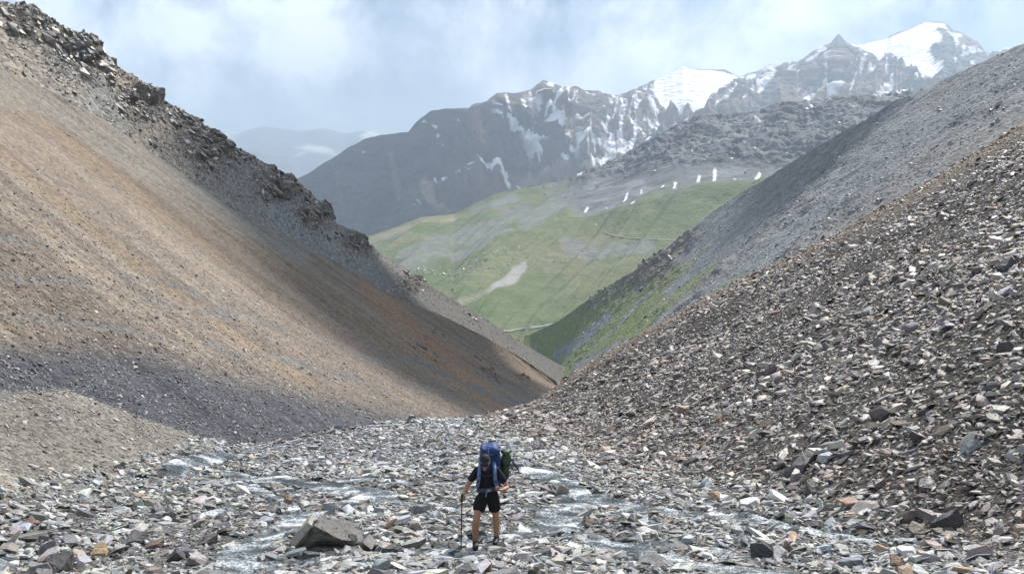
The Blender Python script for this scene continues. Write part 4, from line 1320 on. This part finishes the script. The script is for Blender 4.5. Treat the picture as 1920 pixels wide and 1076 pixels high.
# ------------------------------------------------------------------ the hiker
def skin(verts, edges, radii, root=0, sub=2):
    """A limb-like surface grown round a joint skeleton; returns vertices and faces."""
    me = bpy.data.meshes.new("tmp"); me.from_pydata([tuple(v) for v in verts], edges, [])
    ob = bpy.data.objects.new("tmp", me); COL.objects.link(ob)
    ob.modifiers.new("s", "SKIN").use_smooth_shade = True
    for i, r in enumerate(radii):
        sv = me.skin_vertices[0].data[i]
        sv.radius = (r, r) if not isinstance(r, tuple) else r
        sv.use_root = i == root
    sb = ob.modifiers.new("d", "SUBSURF"); sb.levels = sub; sb.render_levels = sub
    dg = bpy.context.evaluated_depsgraph_get()
    m2 = bpy.data.meshes.new_from_object(ob.evaluated_get(dg))
    V = [v.co.copy() for v in m2.vertices]; F = [tuple(p.vertices) for p in m2.polygons]
    bpy.data.objects.remove(ob); bpy.data.meshes.remove(m2); bpy.data.meshes.remove(me)
    return V, F


def superell(rx, ry, rz, e1=1.0, e2=1.0, nu=28, nv=16, warp=None, center=(0, 0, 0)):
    """Rounded box or egg: exponents below 1 square it off."""
    pw = lambda v, e: math.copysign(abs(v) ** e, v)
    V, F = [], []
    for j in range(nv + 1):
        b = -math.pi / 2 + math.pi * j / nv
        for i in range(nu):
            a = 2 * math.pi * i / nu
            p = [rx * pw(math.cos(b), e1) * pw(math.cos(a), e2), ry * pw(math.cos(b), e1) * pw(math.sin(a), e2), rz * pw(math.sin(b), e1)]
            if warp: p = warp(p)
            V.append(Vector(p) + Vector(center))
    for j in range(nv):
        for i in range(nu):
            F.append((j * nu + i, j * nu + (i + 1) % nu, (j + 1) * nu + (i + 1) % nu, (j + 1) * nu + i))
    return V, F


def tube(pts, rad, seg=10):
    pts = [Vector(p) for p in pts]
    rad = rad if isinstance(rad, (list, tuple)) else [rad] * len(pts)
    V, F = [], []
    for i, p in enumerate(pts):
        t = (pts[min(i + 1, len(pts) - 1)] - pts[max(i - 1, 0)]).normalized()
        a = t.orthogonal().normalized(); b = t.cross(a)
        for k in range(seg):
            w = 2 * math.pi * k / seg
            V.append(p + (a * math.cos(w) + b * math.sin(w)) * rad[i])
    for i in range(len(pts) - 1):
        for k in range(seg):
            F.append((i * seg + k, i * seg + (k + 1) % seg, (i + 1) * seg + (k + 1) % seg, (i + 1) * seg + k))
    F.append(tuple(range(seg))[::-1]); F.append(tuple((len(pts) - 1) * seg + k for k in range(seg)))
    return V, F


def band(pts, width, thick, out=(0, -1, 0.3), closed=False):
    """A webbing strap along a line, flat side turned outwards."""
    P_ = spline(np.array(pts, float), len(pts) * 5) if not closed else np.array(pts, float)
    V, F = [], []
    n = len(P_)
    for i in range(n):
        p = Vector(P_[i])
        t = (Vector(P_[(i + 1) % n if closed else min(i + 1, n - 1)]) - Vector(P_[(i - 1) % n if closed else max(i - 1, 0)])).normalized()
        o = Vector(out) if not callable(out) else Vector(out(p))
        o = (o - t * o.dot(t)).normalized(); s = t.cross(o)
        for a, b in ((-1, 0), (-1, 1), (1, 1), (1, 0)):
            V.append(p + s * a * width / 2 + o * b * thick)
    for i in range(n if closed else n - 1):
        j = (i + 1) % n
        for k in range(4):
            F.append((i * 4 + k, i * 4 + (k + 1) % 4, j * 4 + (k + 1) % 4, j * 4 + k))
    if not closed:
        F.append((3, 2, 1, 0)); F.append(tuple((n - 1) * 4 + k for k in range(4)))
    return V, F


def merge(*vf):
    V, F = [], []
    for v, f in vf:
        k = len(V); V += [Vector(a) for a in v]; F += [tuple(i + k for i in q) for q in f]
    return V, F


def xform(vf, M):
    return [M @ Vector(v) for v in vf[0]], vf[1]


def part(name, vf, mat, parent, smooth=True):
    me = bpy.data.meshes.new(name)
    me.from_pydata([tuple(v) for v in vf[0]], [], vf[1])
    bm = bmesh.new(); bm.from_mesh(me); bmesh.ops.recalc_face_normals(bm, faces=bm.faces); bm.to_mesh(me); bm.free()
    me.polygons.foreach_set("use_smooth", [smooth] * len(me.polygons))
    me.materials.append(mat)
    return link(bpy.data.objects.new(name, me), parent)


M_SKIN = plain_mat("tanned_skin", (.40, .215, .135), .5, .4, .10, 25)
M_SHIRT = plain_mat("dark_navy_shirt", (.016, .016, .030), .85, .2, .25, 60, .004)
M_SHORT = plain_mat("black_shorts", (.010, .010, .012), .8, .25, .25, 60, .004)
M_PACK = plain_mat("blue_nylon", (.018, .048, .165), .6, .35, .3, 9, .05)
M_STRAP = plain_mat("pale_blue_webbing", (.13, .22, .42), .65, .3, .2, 60, .002)
M_GREEN = plain_mat("green_nylon", (.045, .085, .045), .55, .4, .4, 14, .012)
M_BLACK = plain_mat("black_plastic", (.012, .012, .013), .45, .5, .2, 60)
M_CAP = plain_mat("dark_cap_cloth", (.028, .030, .034), .8, .25, .25, 70, .002)
M_SHOE = plain_mat("black_boot", (.014, .014, .016), .6, .4, .3, 60, .004)
M_LENS = plain_mat("dark_lens", (.006, .006, .008), .12, .7, .05, 10)
M_BUFF = plain_mat("blue_neck_gaiter", (.03, .045, .11), .8, .2, .25, 60)
M_OLIVE = plain_mat("olive_cloth", (.13, .12, .06), .8, .2, .25, 40)

hx, hy, hz = HIKER
root = link(bpy.data.objects.new("person", None)); root.empty_display_size = .1
root.location = (hx, hy, hz + .01)
tag(root, "lone hiker leaning on one pole, in dark shirt, black shorts and cap", "person")

SHL, ELL, WRL = Vector((-.175, -.11, 1.385)), Vector((-.335, -.13, 1.14)), Vector((-.405, -.32, 1.02))
SHR, ELR, WRR = Vector((.175, -.11, 1.385)), Vector((.355, -.20, 1.11)), Vector((.265, -.40, 1.13))
sk = [(0, .06, .93), (0, .03, 1.08), (0, -.05, 1.25), (0, -.11, 1.37), (-.01, -.17, 1.455), (-.02, -.225, 1.525),
      SHL, ELL, lerp(np.array(ELL), np.array(WRL), .35), WRL, SHR, ELR, lerp(np.array(ELR), np.array(WRR), .35), WRR,
      (-.10, .03, .87), (-.195, -.21, .53), (-.205, -.155, .38), (-.21, -.10, .10),
      (.10, .06, .87), (.15, .03, .50), (.152, .10, .36), (.155, .13, .10)]
se = [(0, 1), (1, 2), (2, 3), (3, 4), (4, 5), (3, 6), (6, 7), (7, 8), (8, 9), (3, 10), (10, 11), (11, 12), (12, 13), (0, 14), (14, 15), (15, 16), (16, 17), (0, 18), (18, 19), (19, 20), (20, 21)]
sr = [.09, .075, .095, .08, .058, .052, .058, .041, .045, .027, .058, .041, .045, .027, .085, .062, .070, .042, .085, .060, .068, .042]
body = [skin(sk, se, sr)]


def hand(wrist, fwd, nrm, curl, thumb_out, flip=1):
    """Palm, four fingers curled by different amounts and a thumb from the side of the palm."""
    f = Vector(fwd).normalized(); n = Vector(nrm); n = (n - f * n.dot(f)).normalized(); s = f.cross(n) * flip
    w = Vector(wrist)
    out = [skin([w - f * .02, w + f * .035, w + f * .085], [(0, 1), (1, 2)], [(.026, .020), (.040, .020), (.040, .016)], 0, 1)]
    for k in range(4):
        L = (.040, .045, .042, .034)[k]
        b = w + f * .075 + s * (.030 - .020 * k)
        p = [b]; d = f.copy()
        for sgm in range(3):
            a = curl * (.55 + .25 * sgm) * (1 + .05 * k)
            d = (Matrix.Rotation(a, 3, s * (-1)) @ d) if flip > 0 else (Matrix.Rotation(a, 3, s) @ d)
            p.append(p[-1] + d * L * (1, .72, .55)[sgm])
        out.append(skin(p, [(0, 1), (1, 2), (2, 3)], [.0095, .009, .0085, .007], 0, 1))
    b = w + f * .02 + s * .03
    t = Vector(thumb_out).normalized()
    out.append(skin([b, b + (t + s * .4).normalized() * .038, b + (t + s * .4).normalized() * .036 + t * .035, b + t * .092 + s * .01], [(0, 1), (1, 2), (2, 3)], [.014, .0115, .010, .0075], 0, 1))
    return merge(*out)


body.append(hand(WRL, (-.10, -.55, -.62), (.5, -.5, .5), 1.15, (.6, -.5, .1)))
body.append(hand(WRR, (-.75, -.35, .25), (0, -1, -.2), 1.25, (-.05, -.15, 1.0), -1))

# head, looking down at the path
HEADM = Matrix.Translation((-.028, -.275, 1.585)) @ Matrix.Rotation(R(26), 4, "X") @ Matrix.Rotation(R(-6), 4, "Z")


def headwarp(p):
    x, y, z = p
    if z < 0:
        k = 1 + z * 2.1
        x *= max(.62, k + .10); y = y * max(.72, k + .15) - .012 * (-z / .12)
    if y < -.05: x *= .93
    return [x, y, z]


head = superell(.076, .097, .122, 1, .95, 28, 20, headwarp)
nose = superell(.014, .022, .030, 1, 1, 10, 8, None, (0, -.100, -.018))
lips = superell(.026, .012, .010, 1, 1, 12, 6, None, (0, -.088, -.066))
chin = superell(.030, .020, .022, 1, 1, 12, 8, None, (0, -.078, -.098))
ears = [superell(.010, .020, .032, 1, 1, 10, 8, None, (s * .077, .005, -.012)) for s in (-1, 1)]
body.append(xform(merge(head, nose, lips, chin, *ears), HEADM))
pb = part("body", merge(*body), M_SKIN, root)

# clothes
shirt_v = [(0, .06, .88), (0, .03, 1.08), (0, -.05, 1.25), (0, -.11, 1.365), (-.005, -.15, 1.425), SHL, lerp(np.array(SHL), np.array(ELL), .80), SHR, lerp(np.array(SHR), np.array(ELR), .80)]
part("shirt", skin(shirt_v, [(0, 1), (1, 2), (2, 3), (3, 4), (3, 5), (5, 6), (3, 7), (7, 8)], [.135, .142, (.165, .12), (.15, .105), .075, .078, .070, .078, .070]), M_SHIRT, root)
shorts_v = [(0, .05, 1.08), (0, .06, .92), (-.095, .03, .85), (-.165, -.13, .64), (.10, .06, .85), (.138, .045, .58)]
part("shorts", skin(shorts_v, [(0, 1), (1, 2), (2, 3), (1, 4), (4, 5)], [.14, .148, .128, .120, .128, .120], 1), M_SHORT, root)
part("neck_gaiter", tube([(-.008, -.155, 1.43), (-.014, -.19, 1.475), (-.022, -.225, 1.52), (-.024, -.245, 1.535)], [.085, .075, .068, .060], 18), M_BUFF, root)


def capwarp(p):
    x, y, z = p
    return [x, y, max(z, -.004)]


cap = part("cap", xform(superell(.084, .106, .100, 1, .95, 28, 18, capwarp, (0, .004, .045)), HEADM), M_CAP, root)
br_v, br_f = [], []
for j in range(7):
    t = j / 6
    for i in range(13):
        u = -1 + 2 * i / 12
        br_v.append(Vector((u * .076 * (1 - .25 * t * t), -.085 - t * .075 * (1 - .45 * u * u), .046 - .02 * u * u - .018 * t)))
nb_ = len(br_v)
br_v += [v - Vector((0, 0, .004)) for v in br_v]
for j in range(6):
    for i in range(12):
        a = j * 13 + i
        br_f.append((a, a + 1, a + 14, a + 13)); br_f.append((nb_ + a, nb_ + a + 13, nb_ + a + 14, nb_ + a + 1))
rim = [i for i in range(13)] + [j * 13 + 12 for j in range(1, 7)] + [78 + i for i in range(11, -1, -1)] + [j * 13 for j in range(5, 0, -1)]
for a, b in zip(rim, rim[1:] + rim[:1]):
    br_f.append((a, nb_ + a, nb_ + b, b))
part("brim", xform((br_v, br_f), HEADM), M_CAP, cap)
part("cap_band", xform(band([(.0855 * math.cos(a), .004 + .1075 * math.sin(a), .050) for a in np.linspace(0, 2 * math.pi, 36, endpoint=False)], .016, .003, lambda p: (p.x, p.y, 0), True), HEADM), plain_mat("grey_band", (.10, .11, .12), .7, .3, .2, 60), cap)
gl_ = part("sunglasses", xform(merge(tube([(-.078, .0, .012), (-.076, -.06, .014), (-.062, -.095, .014), (0, -.106, .012), (.062, -.095, .014), (.076, -.06, .014), (.078, .0, .012)], .004, 8)), HEADM), M_BLACK, root)
for s in (-1, 1):
    part("lens", xform(superell(.028, .007, .020, .9, .9, 16, 10, None, (s * .035, -.100, .004)), HEADM), M_LENS, gl_)


def boot(ankle, yaw, name="boot"):
    M = Matrix.Translation((ankle[0], ankle[1], ankle[2] - .10)) @ Matrix.Rotation(yaw, 4, "Z")

    def w(p):
        x, y, z = p
        if y < 0: z *= (1 - .38 * min(1, -y / .16))
        x *= 1 - .18 * max(0, (-y - .08) / .1) if y < -.08 else 1
        return [x, y, z]
    up = superell(.050, .145, .055, .7, .8, 24, 12, w, (0, -.065, .062))
    col_ = tube([(0, .0, .07), (0, .002, .11), (0, .004, .155)], [.052, .050, .050], 16)
    b = part(name, xform(merge(up, col_), M), M_SHOE, root)
    part("sole", xform(superell(.055, .155, .016, .4, .75, 24, 8, None, (0, -.065, .012)), M), M_BLACK, b)
    part("laces", xform(merge(*[tube([(-.026, -.045 - .026 * k, .118 - .010 * k), (0, -.05 - .026 * k, .124 - .010 * k), (.026, -.045 - .026 * k, .118 - .010 * k)], .004, 6) for k in range(4)]), M), plain_mat("grey_lace", (.09, .09, .095), .8, .2, .1, 50), b)
    return b


boot((-.21, -.10, .10), .12)
boot((.155, .13, .10), -.14)
wa = (WRL - ELL).normalized()
part("wristband", tube([WRL - wa * .035, WRL - wa * .012], [.034, .033], 14), plain_mat("yellow_band", (.45, .36, .10), .5, .4, .1, 40), root)

# backpack: a thing of its own, carried
bp = link(bpy.data.objects.new("backpack", None)); bp.empty_display_size = .1
bp.location = root.location + Vector((0, .2, 1.0))
tag(bp, "tall blue trekking backpack on the hiker's back", "backpack")
off = Matrix.Translation(-Vector((0, .2, 1.0)))
LEAN = Matrix.Translation((.0, .14, .95)) @ Matrix.Rotation(R(13), 4, "X")


def packwarp(p):
    x, y, z = p
    return [x * (1 - .10 * max(0, z) / .4) * (1 + .02 * math.sin(z * 30)), y * (1 - .12 * max(0, z) / .4) + .01 * math.sin(z * 22), z]


pbody = part("main_bag", xform(superell(.200, .15, .39, .42, .5, 40, 26, packwarp, (.045, .11, .35)), off @ LEAN), M_PACK, bp)
lid = part("lid", xform(superell(.175, .155, .085, .6, .55, 36, 14, lambda p: [p[0], p[1], p[2] + .015 * math.sin(p[0] * 26) - .2 * p[0] ** 2], (.05, .10, .765)), off @ LEAN), M_PACK, bp)
part("lid_strap", xform(band([(.03, -.02, .86), (.025, -.06, .795), (.02, -.05, .66), (.02, -.04, .54)], .022, .004, (0, -1, .2)), off @ LEAN), M_STRAP, lid)
part("grab_loop", xform(tube([(.0, .0, .84), (.02, -.02, .88), (.07, -.02, .88), (.09, .0, .84)], .008, 8), off @ LEAN), M_STRAP, lid)
part("lid_piping", xform(band([(.05 + .172 * math.cos(a), .10 + .152 * math.sin(a), .735) for a in np.linspace(0, 2 * math.pi, 40, endpoint=False)], .014, .006, lambda p: (p.x - .05, p.y - .1, 0), True), off @ LEAN), M_STRAP, lid)
for z in (.30, .55):
    part("compression_strap", xform(band([(-.155, .02, z), (-.165, .10, z + .01), (-.14, .2, z)], .02, .006, (-1, 0, 0)), off @ LEAN), M_STRAP, bp)
for s in (-1, 1):
    st = part("shoulder_strap", xform(band([(s * .10, .08, 1.47), (s * .115, -.03, 1.50), (s * .125, -.145, 1.462), (s * .135, -.215, 1.37), (s * .145, -.205, 1.25), (s * .165, -.13, 1.13), (s * .18, .02, 1.06)], .062, .014, lambda p: (p.x * .3, -1 if p.y < -.05 else -.1, .6 if p.z > 1.4 else 0)), off), M_STRAP, bp)
    part("strap_buckle", xform(superell(.018, .010, .022, .5, .5, 12, 8, None, (s * .150, -.215, 1.225)), off), M_BLACK, st)
    part("load_lifter", xform(band([(s * .115, -.06, 1.51), (s * .11, .06, 1.60), (s * .10, .10, 1.64)], .018, .003, (0, -1, 1)), off), M_STRAP, bp)
part("chest_strap", xform(band([(-.135, -.232, 1.335), (0, -.238, 1.33), (.135, -.232, 1.335)], .018, .004, (0, -1, 0)), off), M_BLACK, bp)
hb = part("hip_belt", xform(band([(.172 * math.cos(a), .045 + .142 * math.sin(a), 1.035 + .02 * math.cos(a)) for a in np.linspace(0, 2 * math.pi, 40, endpoint=False)], .075, .016, lambda p: (p.x, p.y - .045 - .0, 0), True), off), plain_mat("grey_blue_belt", (.05, .07, .12), .7, .3, .2, 50), bp)
part("belt_buckle", xform(superell(.035, .012, .024, .4, .4, 12, 8, None, (.03, -.12, 1.035)), off), plain_mat("grey_buckle", (.25, .26, .28), .5, .4, .1, 50), hb)
part("belt_tail", xform(band([(-.01, -.122, 1.03), (-.015, -.125, .98), (-.02, -.12, .92)], .024, .003, (0, -1, 0)), off), M_STRAP, hb)

# green sack lashed to the side of the pack
gs_ = link(bpy.data.objects.new("stuff_sack", None)); gs_.empty_display_size = .1
gs_.location = root.location + Vector((.33, .2, 1.1))
tag(gs_, "green and black stuff sack lashed to the side of the backpack", "bag")
off2 = Matrix.Translation(-Vector((.33, .2, 1.1))) @ Matrix.Translation((.315, .22, 1.08)) @ Matrix.Rotation(R(9), 4, "X")
part("sack", xform(superell(.090, .095, .27, .6, .85, 26, 26, lambda p: [p[0] * (1 - .22 * math.exp(-((p[2] - .04) / .05) ** 2)) * (1 + .14 * math.sin(p[2] * 19 + 2 * p[1] * 9)) + .02 * math.sin(p[2] * 6), p[1] * (1 + .1 * math.cos(p[2] * 23 + p[0] * 20)), p[2]], (0, 0, .32)), off2), M_GREEN, gs_)
part("end_cap", xform(superell(.085, .085, .045, .7, .9, 24, 10, lambda p: [p[0] * (1 + .2 * math.sin(p[1] * 40)), p[1], p[2]], (.01, 0, .575)), off2), M_GREEN, gs_)
for z in (.16, .36):
    part("lashing", xform(band([(.093 * math.cos(a), .103 * math.sin(a), z) for a in np.linspace(0, 2 * math.pi, 30, endpoint=False)], .026, .005, lambda p: (p.x, p.y, 0), True), off2), M_BLACK, gs_)
part("loose_strap", xform(band([(.06, -.05, .48), (.13, -.06, .42), (.20, -.04, .30), (.23, -.02, .24)], .022, .004, (.3, -1, .3)), off2), plain_mat("dark_blue_webbing", (.03, .05, .10), .7, .3, .2, 50), gs_)

# trekking pole in the other hand, tip on the stones
grip = WRL + Vector((-.02, -.075, -.045))
tipw = ground_hit(867, 1019)
tip = Vector(tipw) - root.location
tip.y = min(tip.y, -.1); tip = Vector((-.445, -.36, float(ground_z(np.array([hx - .445]), np.array([hy - .36]))[0]) - hz + .03))
ax_ = (grip - tip).normalized()
pole = link(bpy.data.objects.new("trekking_pole", None)); pole.empty_display_size = .1
pole.location = root.location + tip
tag(pole, "thin black trekking pole planted in the stones by the hiker", "trekking pole")
L_ = (grip - tip).length
rel = lambda d: tuple(ax_ * d)
part("shaft", tube([rel(.05), rel(L_ * .5), rel(L_ - .05)], [.0085, .010, .011], 12), M_BLACK, pole)
part("grip", tube([rel(L_ - .07), rel(L_ - .03), rel(L_ + .03), rel(L_ + .07), rel(L_ + .085)], [.014, .017, .016, .020, .012], 14), M_BLACK, pole)
part("basket", tube([rel(.060), rel(.068)], [.030, .026], 16), M_BLACK, pole)
part("tip", tube([rel(0), rel(.06)], [.003, .007], 8), plain_mat("steel_tip", (.4, .4, .4), .35, .6, .05, 40), pole)
part("wrist_loop", tube([tuple(ax_ * (L_ + .06)), tuple(ax_ * (L_ + .03) + Vector((.04, .02, 0))), tuple(ax_ * (L_ - .03) + Vector((.045, .05, 0))), tuple(ax_ * (L_ + .0) + Vector((.02, .06, .02)))], .004, 6), M_BLACK, pole)
